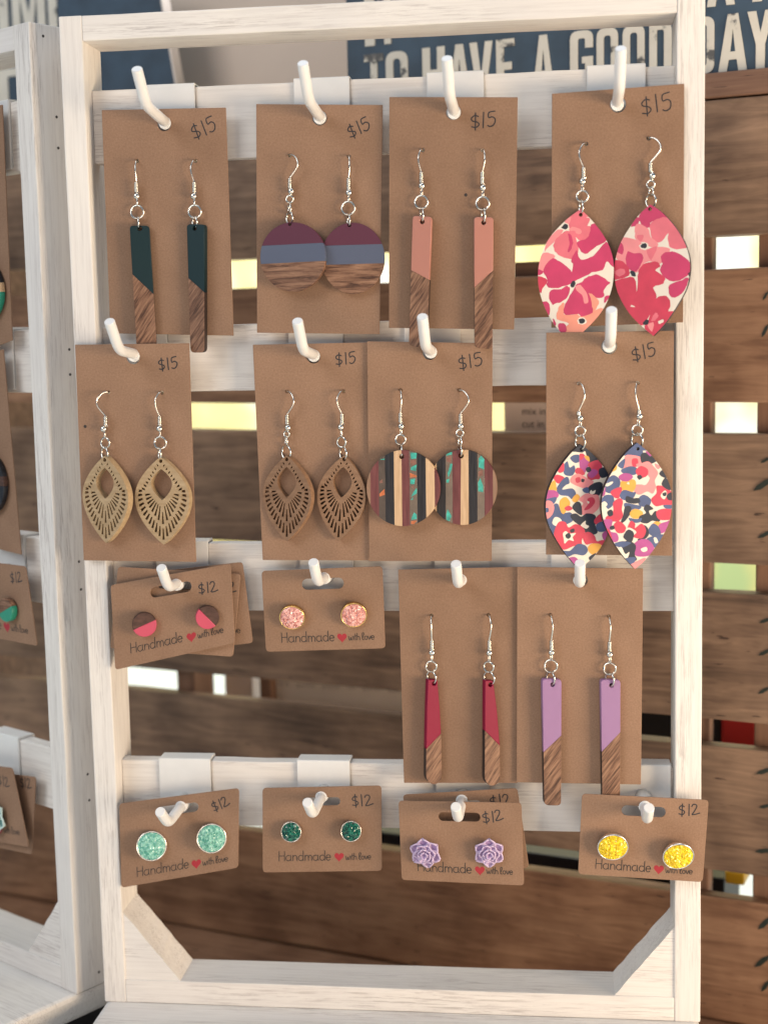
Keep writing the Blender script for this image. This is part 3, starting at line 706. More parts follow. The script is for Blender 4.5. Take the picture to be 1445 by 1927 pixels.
def paddle(x0, x1, xa, xb, y0, y1, sx):
    L = [(xa, y0), (xa - (xa - x0) * .55, y0 + (y1 - y0) * .28), (x0 + 1, y0 + (y1 - y0) * .62), (x0, y1 - 55)]
    bot = [(x0 + (x1 - x0) * (.5 - .5 * math.cos(R(a))), y1 - 45 + 45 * math.sin(R(a))) for a in range(0, 181, 15)]
    Rr = [(x1, y1 - 55), (x1 - 1, y0 + (y1 - y0) * .62), (xb + (x1 - xb) * .55, y0 + (y1 - y0) * .28), (xb, y0)]
    return L + bot + Rr
bar(33, 0, 8, [(928, 208), (980, 213), (1003, 725), (922, 725)], [(916, 562), (1002, 472)], (964, 228), -3.6, -26, 'crimson_resin', 'walnut_diagonal_up', outline=paddle(924, 1002, 934, 980, 210, 726, 0))
bar(33, 1, 8, [(1212, 213), (1256, 218), (1292, 733), (1212, 733)], [(1206, 452), (1285, 532)], (1242, 234), -3.6, -26, 'crimson_resin', 'walnut_diagonal_up', outline=paddle(1214, 1290, 1216, 1256, 214, 734, 0))

# banded discs
def bands(k, i, zi, c, rx, ry, cuts, mats, hole, y, yaw, t, horizontal, slant=0.0, chips=()):
    er = earring(k, i); fr = pframe(Z(zi, *c), y, yaw)
    full = [(c[0] + rx * math.cos(2 * math.pi * q / 72), c[1] + ry * math.sin(2 * math.pi * q / 72)) for q in range(72)]
    hr = 13.0
    for j, mt in enumerate(mats):
        lo, hi = cuts[j], cuts[j + 1]
        if horizontal: s = slant; qd = [(c[0] - 400, lo - s * -400), (c[0] + 400, lo - s * 400), (c[0] + 400, hi - s * 400), (c[0] - 400, hi - s * -400)]
        else: s = slant; qd = [(lo - s * 400, c[1] - 400), (hi - s * 400, c[1] - 400), (hi + s * 400, c[1] + 400), (lo + s * 400, c[1] + 400)]
        pl = clip(full, qd)
        if len(pl) < 3: continue
        rings = [pl]
        if horizontal:
            if j == 0: rings.append(circ(hole[0], hole[1], 9, 14))
        else:
            # notch where the hanging hole straddles two strips
            for q in range(len(pl)):
                a, b = pl[q], pl[(q + 1) % len(pl)]
                if abs(a[0] - b[0]) < 12 and abs((a[0] + b[0]) / 2 - hole[0]) < 16 and abs(a[1] - b[1]) > 60 and min(a[1], b[1]) < hole[1] - hr:
                    left = sum(p[0] for p in pl) / len(pl) < hole[0]
                    xs = [(hole[0] + (-1 if left else 1) * hr * math.sin(math.pi * z / 10), hole[1] + (1 if b[1] > a[1] else -1) * -hr * math.cos(math.pi * z / 10)) for z in range(11)]
                    pl = pl[:q + 1] + xs + pl[q + 1:]; break
            rings = [pl]
        obj('band', m_plate([[fr.p2(Z(zi, *p)) for p in rg] for rg in rings], t - .03 * (j % 2), .06), mt, er, fr.mat())
    for (pts, mt) in chips:
        pl = clip(pts, full)
        if len(pl) > 2: obj('resin_chip', m_flat([([fr.p2(Z(zi, *p)) for p in pl], 0, 0)], .03), mt, er, fr.mat())
bands(12, 1, 2, (562, 1275), 157, 176, [1000, 1209, 1304, 1600], ['plum_resin', 'blue_resin', 'walnut_level'], (545, 1112), -2.2, -4, 2.6, True, .028)
bands(12, 0, 2, (265, 1268), 161, 171, [1000, 1206, 1296, 1600], ['plum_resin', 'blue_resin', 'walnut_level'], (250, 1106), -4.8, 6, 2.6, True, .05)
STR1 = [600, 649, 690, 722, 766, 804, 842, 880, 923, 966, 1010]
MST1 = ['light_brown_wood', 'purpleheart', 'smoky_resin', 'ebony', 'cream_wood', 'purpleheart', 'smoky_resin', 'ebony', 'cream_wood', 'purpleheart']
STR2 = [920, 976, 1020, 1055, 1093, 1134, 1177, 1213, 1254, 1300]
MST2 = ['cream_wood', 'ebony', 'smoky_resin', 'purpleheart', 'cream_wood', 'ebony', 'smoky_resin', 'purpleheart', 'light_brown_wood']
def band_chips(lst): return [([(a, b) for a, b in pl], m) for pl, m in lst]
CH1 = [([(845, 765), (878, 768), (876, 795), (850, 798)], 'teal_chip'), ([(845, 802), (872, 800), (876, 822), (848, 830)], 'brown_chip'), ([(850, 838), (878, 825), (874, 858), (848, 852)], 'teal_chip'),
       ([(844, 866), (878, 880), (876, 888), (844, 888)], 'orange_chip'), ([(846, 898), (870, 894), (866, 922), (846, 922)], 'teal_chip'), ([(848, 935), (868, 925), (862, 945)], 'brown_chip'),
       ([(862, 960), (878, 940), (878, 968), (850, 985)], 'teal_chip'), ([(848, 1000), (860, 985), (858, 1000)], 'teal_chip'), ([(852, 1090), (864, 1062), (878, 1072), (878, 1095), (852, 1098)], 'teal_chip'),
       ([(850, 1105), (878, 1102), (866, 1120), (850, 1120)], 'orange_chip'), ([(693, 970), (718, 945), (720, 975), (694, 984)], 'orange_chip'), ([(694, 908), (708, 897), (710, 915), (694, 918)], 'brown_chip'), ([(694, 800), (720, 795), (718, 802)], 'teal_chip')]
CH2 = [([(1024, 770), (1052, 762), (1052, 775), (1024, 782)], 'teal_chip'), ([(1024, 788), (1050, 785), (1048, 815), (1026, 812)], 'brown_chip'), ([(1030, 870), (1044, 820), (1054, 822), (1050, 850), (1034, 890)], 'teal_chip'),
       ([(1024, 900), (1040, 895), (1036, 915), (1024, 915)], 'teal_chip'), ([(1024, 1070), (1030, 1045), (1050, 1080), (1040, 1105), (1024, 1100)], 'teal_chip'),
       ([(1184, 795), (1196, 780), (1212, 800), (1210, 850), (1184, 838)], 'teal_chip'), ([(1182, 860), (1204, 850), (1206, 880), (1182, 884)], 'brown_chip'), ([(1180, 915), (1192, 892), (1206, 930), (1206, 962), (1182, 958)], 'teal_chip')]
bands(23, 1, 5, (1105, 938), 170, 186, STR2, MST2, (1096, 782), -2.9, 4, 2.2, False, .004, CH2)
bands(23, 0, 5, (811, 942), 181, 188, STR1, MST1, (802, 785), -5.2, 4, 2.2, False, .012, CH1)

# printed leaves
PAL = ['print_cream', 'print_hot_pink', 'print_rose', 'print_pale_pink', 'print_peach', 'print_black', 'print_blue', 'print_navy', 'print_red', 'print_magenta', 'print_yellow']
PI = {'C': 0, 'H': 1, 'O': 2, 'L': 3, 'E': 4, 'K': 5, 'B': 6, 'N': 7, 'R': 8, 'M': 9, 'Y': 10, 'P': 3}
def leaf(k, i, zi, outline, hole, tipcol, blobs, y, yaw, t, soft, grow=1.03):
    er = earring(k, i)
    px = [Z(zi, *p) for p in outline]
    fr = pframe((sum(p[0] for p in px) / len(px), sum(p[1] for p in px) / len(px)), y, yaw)
    tipi = max(range(len(outline)), key=lambda q: outline[q][1]); cl = outline + outline[:1]
    ol = hull([(v.x, v.y) for part in (cl[:tipi + 1], cl[tipi:]) for v in catmull([(x, y_, 0) for x, y_ in part], 5)])
    z2 = lambda pl: [fr.p2(Z(zi, *p)) for p in pl]
    hr = 17.0; cutv = hole[1] + hr + 2
    pd = obj('pendant', m_plate([z2(ol), z2(circ(hole[0], hole[1], hr, 14))], t, .05), 'leaf_edge', er, fr.mat())
    low = clip(ol, [(-9e3, cutv), (9e3, cutv), (9e3, 9e3), (-9e3, 9e3)]); tip = clip(ol, [(-9e3, -9e3), (9e3, -9e3), (9e3, cutv), (-9e3, cutv)])
    obj('print_tip', m_plate([z2(tip), z2(circ(hole[0], hole[1], hr, 14))], .12), PAL[PI[tipcol]], pd, fr.mat((0, 0), .13))
    polys = [(z2(low), 0, 0.0)]
    for j, (c, pts) in enumerate(blobs):
        if soft: pts = [(v.x, v.y) for v in catmull([(a, b, 0) for a, b in pts], 5, True)]
        else:
            q = []
            for m in range(len(pts)):
                a, b, c2 = pts[m], pts[(m + 1) % len(pts)], pts[(m + 2) % len(pts)]
                q.append(a)
            pts = [(v.x + random.uniform(-1, 1) * 4.0, v.y + random.uniform(-1, 1) * 4.0) for v in catmull([(a, b, 0) for a, b in q], 3, True)]
        gx, gy = sum(p[0] for p in pts) / len(pts), sum(p[1] for p in pts) / len(pts); gr = 1.0 if c in 'CK' else grow
        pts = [(gx + (p[0] - gx) * gr, gy + (p[1] - gy) * gr) for p in pts]
        pl = clip(pts, low)
        if len(pl) > 2: polys.append((z2(pl), PI[c], .004 + .0025 * j))
    obj('floral_print', m_flat(polys, .10), PAL, pd, fr.mat())
LO = [(430, 106), (300, 205), (165, 350), (88, 500), (57, 680), (78, 860), (150, 1040), (240, 1170), (352, 1275), (500, 1140), (620, 1000), (700, 820), (722, 640), (705, 500), (640, 350), (530, 205)]
RO = [(1045, 66), (950, 150), (850, 285), (770, 430), (728, 600), (732, 740), (770, 870), (850, 1010), (950, 1120), (1070, 1221), (1180, 1100), (1280, 950), (1360, 800), (1390, 650), (1382, 520), (1338, 390), (1258, 260), (1150, 140)]
PB_L = [('O', [(330, 190), (400, 130), (470, 170), (510, 200), (490, 250), (520, 270), (500, 360), (430, 380), (380, 345), (340, 300), (325, 260)]),
 ('L', [(290, 210), (350, 165), (330, 230), (310, 240)]), ('L', [(330, 290), (360, 265), (430, 285), (435, 320), (400, 325), (380, 300)]),
 ('L', [(230, 290), (275, 300), (220, 370), (150, 440), (115, 480), (150, 370)]),
 ('O', [(290, 310), (350, 310), (400, 400), (405, 480), (380, 540), (290, 530), (220, 490), (195, 430), (220, 370)]),
 ('H', [(320, 330), (350, 340), (365, 400), (340, 475), (318, 470), (335, 400)]),
 ('L', [(110, 490), (190, 510), (200, 530), (120, 620), (100, 655), (60, 640), (70, 560)]),
 ('H', [(520, 250), (590, 250), (660, 375), (570, 430), (490, 490), (440, 480), (400, 400), (470, 370), (510, 330)]),
 ('H', [(650, 402), (720, 490), (735, 610), (690, 600), (655, 570), (620, 640), (530, 660), (440, 710), (370, 735), (350, 680), (370, 600), (355, 560), (400, 470), (430, 545), (500, 540), (560, 500)]),
 ('H', [(180, 545), (230, 560), (300, 610), (355, 665), (365, 735), (310, 770), (200, 800), (140, 780), (140, 720), (110, 640)]),
 ('H', [(50, 640), (110, 655), (60, 690)]), ('R', [(45, 700), (110, 710), (140, 740), (100, 800), (80, 845), (50, 780)]),
 ('H', [(170, 820), (260, 810), (310, 785), (335, 810), (315, 870), (260, 925), (215, 930), (190, 945), (160, 890)]),
 ('H', [(90, 920), (150, 930), (160, 980), (150, 1040), (100, 970)]),
 ('H', [(520, 695), (590, 685), (670, 740), (680, 760), (630, 820), (640, 860), (600, 885), (530, 870), (480, 800), (445, 760), (470, 720)]),
 ('E', [(505, 850), (580, 895), (580, 960), (530, 1010)]),
 ('E', [(260, 950), (290, 940), (290, 1035), (400, 1030), (440, 1050), (530, 1010), (620, 985), (500, 1150), (440, 1200), (340, 1290), (250, 1190), (330, 1110), (230, 1070), (235, 1000)]),
 ('H', [(400, 770), (450, 760), (500, 850), (530, 960), (530, 1010), (440, 1045), (410, 1020), (300, 1035), (290, 960), (320, 900), (350, 850)]),
 ('L', [(385, 800), (430, 775), (490, 860), (495, 925), (465, 930), (440, 860)]),
 ('H', [(235, 1130), (260, 1110), (300, 1125), (300, 1185), (255, 1195)]), ('H', [(185, 1070), (215, 1110), (200, 1130)]), ('H', [(640, 880), (690, 865), (640, 930)]),
 ('C', [(255, 262), (288, 226), (326, 240), (330, 282), (292, 294)]), ('K', [(262, 270), (290, 235), (318, 245), (316, 275), (290, 285)]),
 ('K', [(343, 765), (365, 735), (384, 745), (380, 780), (350, 797)]), ('C', [(405, 1075), (440, 1055), (484, 1085), (460, 1118), (412, 1112)]), ('K', [(415, 1075), (440, 1065), (472, 1085), (455, 1110), (420, 1108)])]
PB_R = [('H', [(1045, 60), (1140, 130), (1190, 185), (1060, 210), (1040, 260), (990, 270), (955, 220), (945, 160), (1000, 90)]), ('H', [(938, 180), (940, 235), (875, 265), (890, 210)]),
 ('O', [(1180, 185), (1260, 250), (1350, 390), (1365, 440), (1230, 450), (1195, 380), (1200, 320), (1140, 390), (1080, 390), (1050, 330), (1045, 240), (1100, 200)]),
 ('L', [(930, 240), (1020, 275), (1050, 350), (1110, 420), (1050, 440), (980, 400), (920, 370), (910, 300)]),
 ('O', [(925, 340), (985, 335), (960, 395)]),
 ('L', [(805, 358), (950, 390), (1000, 460), (1100, 440), (1210, 460), (1160, 540), (1110, 595), (1030, 560), (970, 600), (920, 660), (830, 590), (755, 550), (750, 470), (790, 400)]),
 ('O', [(1010, 470), (1105, 440), (1050, 550)]), ('H', [(780, 400), (810, 440), (800, 500), (755, 480)]),
 ('H', [(850, 480), (900, 500), (960, 500), (975, 560), (920, 650), (870, 640), (830, 580)]),
 ('R', [(725, 560), (800, 570), (850, 620), (850, 685), (730, 725), (715, 640)]), ('O', [(728, 655), (800, 630), (822, 668), (770, 695)]),
 ('H', [(1180, 490), (1270, 490), (1370, 560), (1400, 640), (1330, 710), (1240, 740), (1160, 700), (1130, 640), (1150, 590), (1140, 530)]),
 ('R', [(1000, 585), (1080, 575), (1130, 610), (1080, 648), (1160, 700), (1150, 760), (1065, 795), (1095, 870), (1050, 960), (1030, 1040), (960, 1120), (840, 1015), (755, 870), (728, 758), (800, 720), (900, 708), (925, 830), (935, 700), (950, 640)]),
 ('H', [(1362, 708), (1375, 740), (1320, 850), (1240, 882), (1210, 840), (1215, 770), (1300, 740)]),
 ('R', [(1160, 870), (1210, 900), (1215, 960), (1200, 1005), (1250, 1012), (1150, 1150), (1075, 1230), (995, 1155), (1030, 1080), (1060, 960), (1100, 890)]),
 ('O', [(1080, 1020), (1110, 1030), (1100, 1070), (1050, 1090)]), ('L', [(1020, 1130), (1070, 1100), (1060, 1180)]), ('C', [(1110, 1090), (1160, 1075), (1150, 1105), (1120, 1110)]), ('C', [(865, 962), (885, 950), (915, 968)]),
 ('C', [(945, 430), (985, 396), (1024, 416), (1015, 458), (975, 460)]), ('K', [(955, 430), (985, 405), (1015, 420), (1010, 445), (980, 450)]), ('K', [(865, 655), (890, 648), (915, 675), (910, 700), (880, 690)]),
 ('K', [(975, 1110), (1000, 1078), (1028, 1085), (1020, 1115), (985, 1120)]), ('K', [(1375, 670), (1400, 650), (1390, 700)])]
leaf(14, 0, 'a', LO, (432, 157), 'O', PB_L, -5.0, 5, 1.8, False)
leaf(14, 1, 'a', RO, (1040, 106), 'H', PB_R, -9.0, 15, 2.8, False)
MO_L = [(440, 85), (330, 190), (200, 370), (112, 560), (90, 740), (118, 890), (198, 1050), (298, 1200), (425, 1345), (540, 1250), (610, 1170), (690, 1040), (740, 880), (765, 700), (755, 560), (715, 385), (640, 272), (530, 152)]
MO_R = [(1010, 70), (900, 170), (785, 320), (697, 480), (658, 620), (655, 760), (688, 900), (765, 1060), (875, 1220), (987, 1340), (1060, 1280), (1150, 1180), (1260, 1020), (1330, 870), (1358, 720), (1355, 580), (1320, 450), (1240, 310), (1130, 172)]
MB_L = [('N', [(350, 150), (430, 90), (470, 130), (460, 165), (400, 160)]), ('B', [(340, 220), (380, 195), (430, 200), (430, 250), (390, 270), (355, 250)]), ('N', [(500, 140), (610, 230), (540, 280), (520, 230), (500, 190)]),
 ('M', [(440, 190), (480, 200), (520, 260), (510, 310), (470, 380), (440, 330), (430, 260)]), ('Y', [(480, 205), (520, 210), (530, 255), (500, 240)]), ('R', [(432, 185), (470, 185), (470, 215), (440, 240)]),
 ('B', [(280, 290), (310, 265), (330, 320), (370, 300), (380, 350), (350, 395), (290, 390), (270, 350)]), ('R', [(215, 340), (265, 275), (270, 350), (230, 370)]), ('R', [(170, 420), (210, 395), (270, 420), (265, 460), (210, 475)]),
 ('R', [(400, 330), (440, 330), (480, 380), (440, 395), (390, 370)]), ('R', [(520, 290), (610, 255), (650, 300), (630, 420), (590, 430), (530, 440), (510, 390), (540, 350)]), ('M', [(530, 350), (580, 340), (610, 370), (560, 420), (520, 400)]),
 ('N', [(495, 330), (530, 315), (545, 350), (510, 365)]), ('N', [(630, 340), (680, 325), (720, 390), (660, 420), (630, 390)]), ('P', [(380, 400), (430, 390), (520, 440), (560, 460), (530, 500), (480, 520), (430, 510), (350, 470), (350, 430)]),
 ('R', [(390, 430), (430, 420), (435, 460), (400, 470)]), ('N', [(450, 435), (478, 440), (470, 465), (448, 460)]), ('B', [(270, 440), (310, 425), (325, 480), (290, 500), (260, 540), (350, 530), (385, 580), (350, 630), (310, 600), (240, 590), (205, 540), (230, 490)]),
 ('Y', [(145, 480), (180, 455), (195, 520), (190, 550), (120, 545)]), ('M', [(95, 560), (180, 555), (215, 600), (170, 640), (90, 640)]), ('B', [(85, 650), (190, 620), (180, 670), (140, 690)]), ('B', [(95, 830), (160, 720), (210, 700), (250, 780), (330, 780), (350, 850), (290, 890), (220, 920), (170, 990), (120, 970), (95, 890)]),
 ('P', [(85, 670), (140, 665), (170, 720), (150, 790), (100, 825), (75, 750)]), ('B', [(85, 730), (115, 730), (115, 765), (90, 768)]), ('Y', [(240, 650), (290, 625), (330, 680), (300, 740), (270, 780), (245, 760), (230, 700)]), ('Y', [(360, 630), (400, 590), (430, 620), (400, 665), (365, 660)]), ('R', [(280, 730), (320, 705), (355, 735), (310, 755)]),
 ('N', [(520, 530), (560, 490), (620, 470), (655, 490), (645, 560), (610, 600), (540, 590)]), ('C', [(530, 570), (548, 545), (560, 560), (590, 545), (580, 580), (545, 590)]), ('B', [(460, 540), (510, 520), (520, 570), (480, 570)]), ('P', [(450, 620), (500, 590), (560, 600), (610, 610), (620, 700), (590, 750), (530, 790), (460, 780), (440, 730), (470, 680), (430, 650)]),
 ('R', [(510, 640), (560, 625), (580, 670), (530, 730), (480, 740), (520, 680)]), ('C', [(503, 662), (527, 662), (520, 684)]), ('N', [(360, 720), (400, 670), (440, 690), (450, 790), (400, 770)]),
 ('C', [(155, 880), (180, 820), (230, 830), (250, 870), (200, 910)]), ('N', [(350, 810), (400, 790), (450, 820), (500, 790), (580, 810), (580, 900), (600, 960), (560, 985), (490, 970), (460, 920), (380, 860)]), ('C', [(440, 900), (490, 855), (490, 890), (525, 910), (500, 935), (470, 925)]),
 ('R', [(190, 960), (230, 880), (290, 880), (320, 930), (380, 900), (440, 920), (470, 970), (440, 1050), (440, 1100), (370, 1100), (280, 1135), (220, 1100), (190, 1030)]), ('C', [(262, 985), (290, 960), (330, 985), (392, 980), (360, 1020), (370, 1060), (320, 1050), (280, 1085), (270, 1040)]), ('N', [(290, 1000), (320, 980), (340, 1010), (320, 1035), (295, 1025)]), ('N', [(335, 950), (370, 935), (375, 965), (345, 975)]),
 ('R', [(470, 1010), (520, 975), (580, 1010), (600, 1060), (650, 1050), (690, 1060), (640, 1100), (560, 1080), (500, 1090)]), ('R', [(580, 850), (640, 790), (650, 860), (600, 890)]), ('B', [(600, 900), (660, 870), (690, 950), (620, 960)]), ('M', [(660, 990), (710, 960), (710, 1060), (670, 1040)]),
 ('Y', [(520, 1120), (560, 1090), (640, 1100), (610, 1160), (560, 1190), (525, 1160)]), ('B', [(360, 1140), (410, 1095), (480, 1110), (500, 1160), (460, 1200), (380, 1190), (310, 1215), (265, 1160), (330, 1160)]), ('N', [(525, 1225), (590, 1185), (550, 1255)]), ('M', [(325, 1240), (380, 1225), (425, 1270), (410, 1320), (360, 1290)])]
MB_R = [('B', [(890, 170), (1000, 80), (1050, 120), (1060, 190), (1020, 220), (960, 200), (880, 195)]), ('P', [(900, 205), (960, 200), (1040, 220), (1050, 270), (1000, 310), (950, 310), (890, 335), (880, 270)]), ('R', [(960, 240), (1010, 235), (1015, 290), (970, 310)]), ('N', [(1050, 200), (1100, 175), (1200, 235), (1170, 270), (1110, 285), (1060, 270)]), ('M', [(1095, 155), (1150, 175), (1140, 205)]),
 ('B', [(820, 290), (885, 235), (870, 320), (840, 320)]), ('B', [(860, 340), (940, 310), (1000, 330), (990, 385), (920, 390), (865, 370)]), ('P', [(1010, 310), (1060, 290), (1120, 275), (1170, 320), (1210, 380), (1180, 450), (1190, 510), (1160, 570), (1110, 550), (1040, 580), (990, 550), (1000, 490), (1080, 480), (1130, 420)]),
 ('R', [(1000, 350), (1050, 310), (1110, 340), (1110, 390), (1060, 430), (1020, 400)]), ('C', [(1020, 450), (1110, 410), (1135, 430), (1100, 490), (1060, 490)]), ('N', [(1010, 410), (1040, 395), (1060, 420), (1030, 440)]), ('P', [(1190, 280), (1240, 310), (1220, 335), (1195, 310)]), ('Y', [(755, 360), (800, 300), (800, 340)]),
 ('Y', [(850, 470), (910, 445), (980, 450), (990, 510), (960, 560), (920, 565), (860, 540)]), ('M', [(830, 410), (880, 380), (940, 390), (960, 420), (910, 455), (850, 445)]), ('C', [(905, 480), (925, 465), (930, 490)]), ('B', [(710, 450), (770, 405), (830, 450), (820, 520), (760, 570), (700, 560), (690, 520)]), ('C', [(685, 490), (760, 460), (760, 480), (710, 510)]), ('M', [(660, 600), (690, 520), (685, 590)]),
 ('R', [(750, 560), (840, 520), (850, 570), (820, 625), (770, 610)]), ('B', [(840, 600), (880, 550), (960, 570), (990, 570), (970, 620), (920, 640), (870, 640)]), ('B', [(1030, 630), (1080, 600), (1140, 640), (1130, 700), (1070, 710), (1030, 690)]), ('B', [(890, 680), (960, 690), (1040, 710), (1020, 740), (930, 740), (890, 720)]), ('N', [(910, 610), (970, 630), (1020, 630), (1030, 670), (960, 680), (900, 660)]),
 ('B', [(650, 660), (690, 605), (760, 610), (770, 680), (720, 730), (690, 700)]), ('C', [(645, 690), (680, 660), (710, 690), (680, 720)]), ('R', [(770, 680), (830, 640), (860, 670), (850, 740), (860, 800), (820, 850), (740, 850), (700, 820), (770, 760)]), ('N', [(710, 770), (750, 745), (765, 790), (730, 810)]), ('N', [(890, 720), (940, 720), (940, 780), (880, 860), (850, 860), (870, 800)]),
 ('Y', [(945, 770), (990, 740), (1060, 770), (1040, 820), (980, 830), (945, 805)]), ('N', [(1080, 740), (1110, 700), (1170, 740), (1130, 760), (1150, 800), (1190, 760), (1240, 810), (1220, 860), (1160, 850), (1110, 875), (1050, 860), (1040, 810), (1100, 780)]), ('R', [(1160, 640), (1210, 580), (1210, 515), (1280, 520), (1340, 560), (1365, 640), (1345, 690), (1270, 690), (1200, 700)]), ('C', [(1245, 600), (1290, 550), (1310, 590), (1280, 640)]), ('N', [(1265, 580), (1300, 570), (1300, 600), (1275, 605)]), ('N', [(1310, 600), (1360, 570), (1365, 640), (1320, 640)]),
 ('N', [(1260, 490), (1300, 430), (1355, 520), (1320, 540)]), ('N', [(1235, 380), (1270, 350), (1310, 420), (1260, 410)]), ('R', [(1210, 770), (1270, 740), (1365, 750), (1360, 830), (1240, 840)]), ('B', [(1280, 700), (1365, 700), (1360, 730), (1300, 730)]), ('Y', [(1170, 890), (1200, 865), (1245, 880), (1220, 915), (1185, 910)]), ('M', [(1230, 900), (1300, 870), (1345, 860), (1290, 960), (1240, 970)]),
 ('B', [(930, 830), (1000, 840), (1050, 830), (1030, 870), (960, 870)]), ('B', [(1130, 940), (1170, 890), (1220, 920), (1240, 990), (1180, 1010), (1130, 980)]), ('M', [(660, 870), (740, 850), (760, 880), (740, 960), (800, 980), (815, 1040), (770, 1060), (720, 990)]), ('R', [(780, 900), (830, 865), (890, 920), (870, 970), (810, 970)]), ('N', [(1070, 910), (1110, 930), (1120, 1000), (1060, 1050), (1020, 1040), (1080, 990)]),
 ('R', [(920, 940), (950, 865), (990, 890), (990, 930), (1050, 890), (1090, 950), (1060, 1020), (990, 1020), (960, 990)]), ('C', [(890, 950), (930, 925), (1000, 965), (970, 1000), (930, 960)]), ('N', [(880, 1000), (920, 950), (970, 980), (960, 1050), (930, 1065), (880, 1030)]), ('N', [(735, 920), (770, 905), (780, 935), (745, 945)]), ('R', [(680, 930), (730, 960), (760, 1065), (715, 1000)]),
 ('B', [(1110, 1040), (1180, 1010), (1270, 1005), (1190, 1120), (1140, 1060)]), ('C', [(1175, 1030), (1200, 1025), (1220, 1070), (1190, 1080)]), ('M', [(990, 1090), (1050, 1050), (1120, 1060), (1170, 1130), (1140, 1190), (1070, 1210), (1000, 1200), (980, 1150)]), ('C', [(1045, 1140), (1100, 1120), (1110, 1155), (1070, 1170)]),
 ('N', [(860, 1110), (920, 1065), (990, 1110), (980, 1190), (1000, 1240), (940, 1260), (870, 1200)]), ('B', [(785, 1090), (860, 1065), (940, 1080), (870, 1120), (830, 1120)]), ('C', [(815, 1150), (850, 1120), (890, 1190), (930, 1170), (910, 1230), (870, 1220)]), ('B', [(895, 1240), (990, 1230), (960, 1300), (930, 1300)]), ('P', [(945, 1305), (1020, 1260), (1090, 1235), (1050, 1295), (990, 1350)])]
leaf(24, 0, 'b', MO_L, (448, 138), 'N', MB_L, -8.6, -15, 2.8, True, 1.10)
leaf(24, 1, 'b', MO_R, (1018, 130), 'B', MB_R, -11.6, -13, 2.8, True, 1.10)

# cut-out leaves
def fretleaf(k, i, zi, top, tip, left, rightp, mid, y, yaw, t, mat):
    er = earring(k, i); fr = pframe(Z(zi, *mid), y, yaw)
    T, B, Lp, Rp = [Vector(fr.p2(Z(zi, *p))) for p in (top, tip, left, rightp)]
    ax = (B - T); Hh = ax.length; dn = ax.normalized(); sd = Vector((-dn.y, dn.x))
    if sd.x < 0: sd = -sd
    wl, wr = abs((Lp - T).dot(sd)), abs((Rp - T).dot(sd)); hwid = (wl + wr) / 2
    def prof(v):       # half width against the length, fuller above the middle
        if v <= .47: return math.sin(math.pi / 2 * (v / .47)) ** .86
        return math.cos(math.pi / 2 * ((v - .47) / .53)) ** .86
    def L2(u, v): p = T + sd * (u * hwid) + dn * (v * Hh); return (p.x, p.y)
    def leafc(v0, v1, wmax, n=28, pw=1.0):
        r_, l_ = [], []
        for q in range(n + 1):
            s = q / n; pv = prof(s); v = v0 + (v1 - v0) * s; r_.append((pv ** pw * wmax, v)); l_.append((-pv ** pw * wmax, v))
        return r_ + l_[-2:0:-1]
    outer = leafc(0, 1, 1.0); hole = leafc(.135, .49, .385, 20); mido = leafc(.06, .815, .73); midi = leafc(.09, .765, .625); holeb = leafc(.11, .575, .50)
    F = (0, .40)
    asp = Hh / hwid
    def rad(poly, an):   # distance along a ray from F, in units of half width (v scaled)
        dx, dy = math.sin(an), math.cos(an); best = 9
        P = [(a - F[0], (b - F[1]) * asp) for a, b in poly]
        for q in range(len(P)):
            (x1, y1), (x2, y2) = P[q], P[(q + 1) % len(P)]; ex, ey = x2 - x1, y2 - y1; det = dx * (-ey) + dy * ex
            if abs(det) < 1e-9: continue
            tt = (x1 * (-ey) + y1 * ex) / det; uu = (dx * y1 - dy * x1) / det
            if tt > 0 and -1e-6 <= uu <= 1 + 1e-6: best = min(best, tt)
        return best
    def pt(an, r, off): return L2(F[0] + math.sin(an) * r + math.cos(an) * off, F[1] + (math.cos(an) * r - math.sin(an) * off) / asp)
    cuts = [[L2(*p) for p in outer], [L2(*p) for p in hole], circ(*L2(0, .045), .85, 12)]
    for a in (0, 5.5, 11.5, 18, 25, 33, 41.5, 51, 61, 72, 83, 93):
        for sg in ((1,) if a == 0 else (1, -1)):
            an = R(a * sg); r1, r2 = rad(mido, an), rad(outer, an) - (.10 + .07 * math.cos(an) ** 2)
            w1 = .022 + .012 * math.sin(R(a)); w2 = .046 + .004 * math.sin(R(a))
            cuts.append([pt(an, r1, -w1), pt(an, r2, -w2), pt(an, r2, w2), pt(an, r1, w1)])
    for v_, u_, l_, h_ in ((.088, .115, .030, .012), (.128, .205, .032, .012), (.168, .292, .034, .012), (.207, .372, .036, .012), (.245, .452, .040, .012), (.283, .53, .046, .0125), (.320, .605, .054, .013), (.356, .675, .064, .0135)):
        for sg in (1, -1):
            cuts.append([L2(sg * (u_ - l_), v_ + h_ * .5), L2(sg * (u_ + l_), v_ - h_ * 1.1), L2(sg * (u_ + l_ * 1.05), v_ + h_ * .9), L2(sg * (u_ - l_ * .9), v_ + h_ * 2.0)])
    for a in (0, 9.5, 19.5, 30.5, 42, 54, 67, 81):
        for sg in ((1,) if a == 0 else (1, -1)):
            an = R(a * sg); r1, r2 = rad(holeb, an), rad(midi, an)
            if a == 0: r1 += .16
            if r2 - r1 < .05: continue
            cuts.append([pt(an, r1, -.018), pt(an, r2, -.042), pt(an, r2, .042), pt(an, r1, .018)])
    obj('pendant', m_plate(cuts, t, 0), mat, er, fr.mat())
fretleaf(21, 0, 4, (541, 820), (549, 1272), (428, 1050), (664, 1050), (547, 1045), -7.4, 18, 3.6, 'tan_ply')
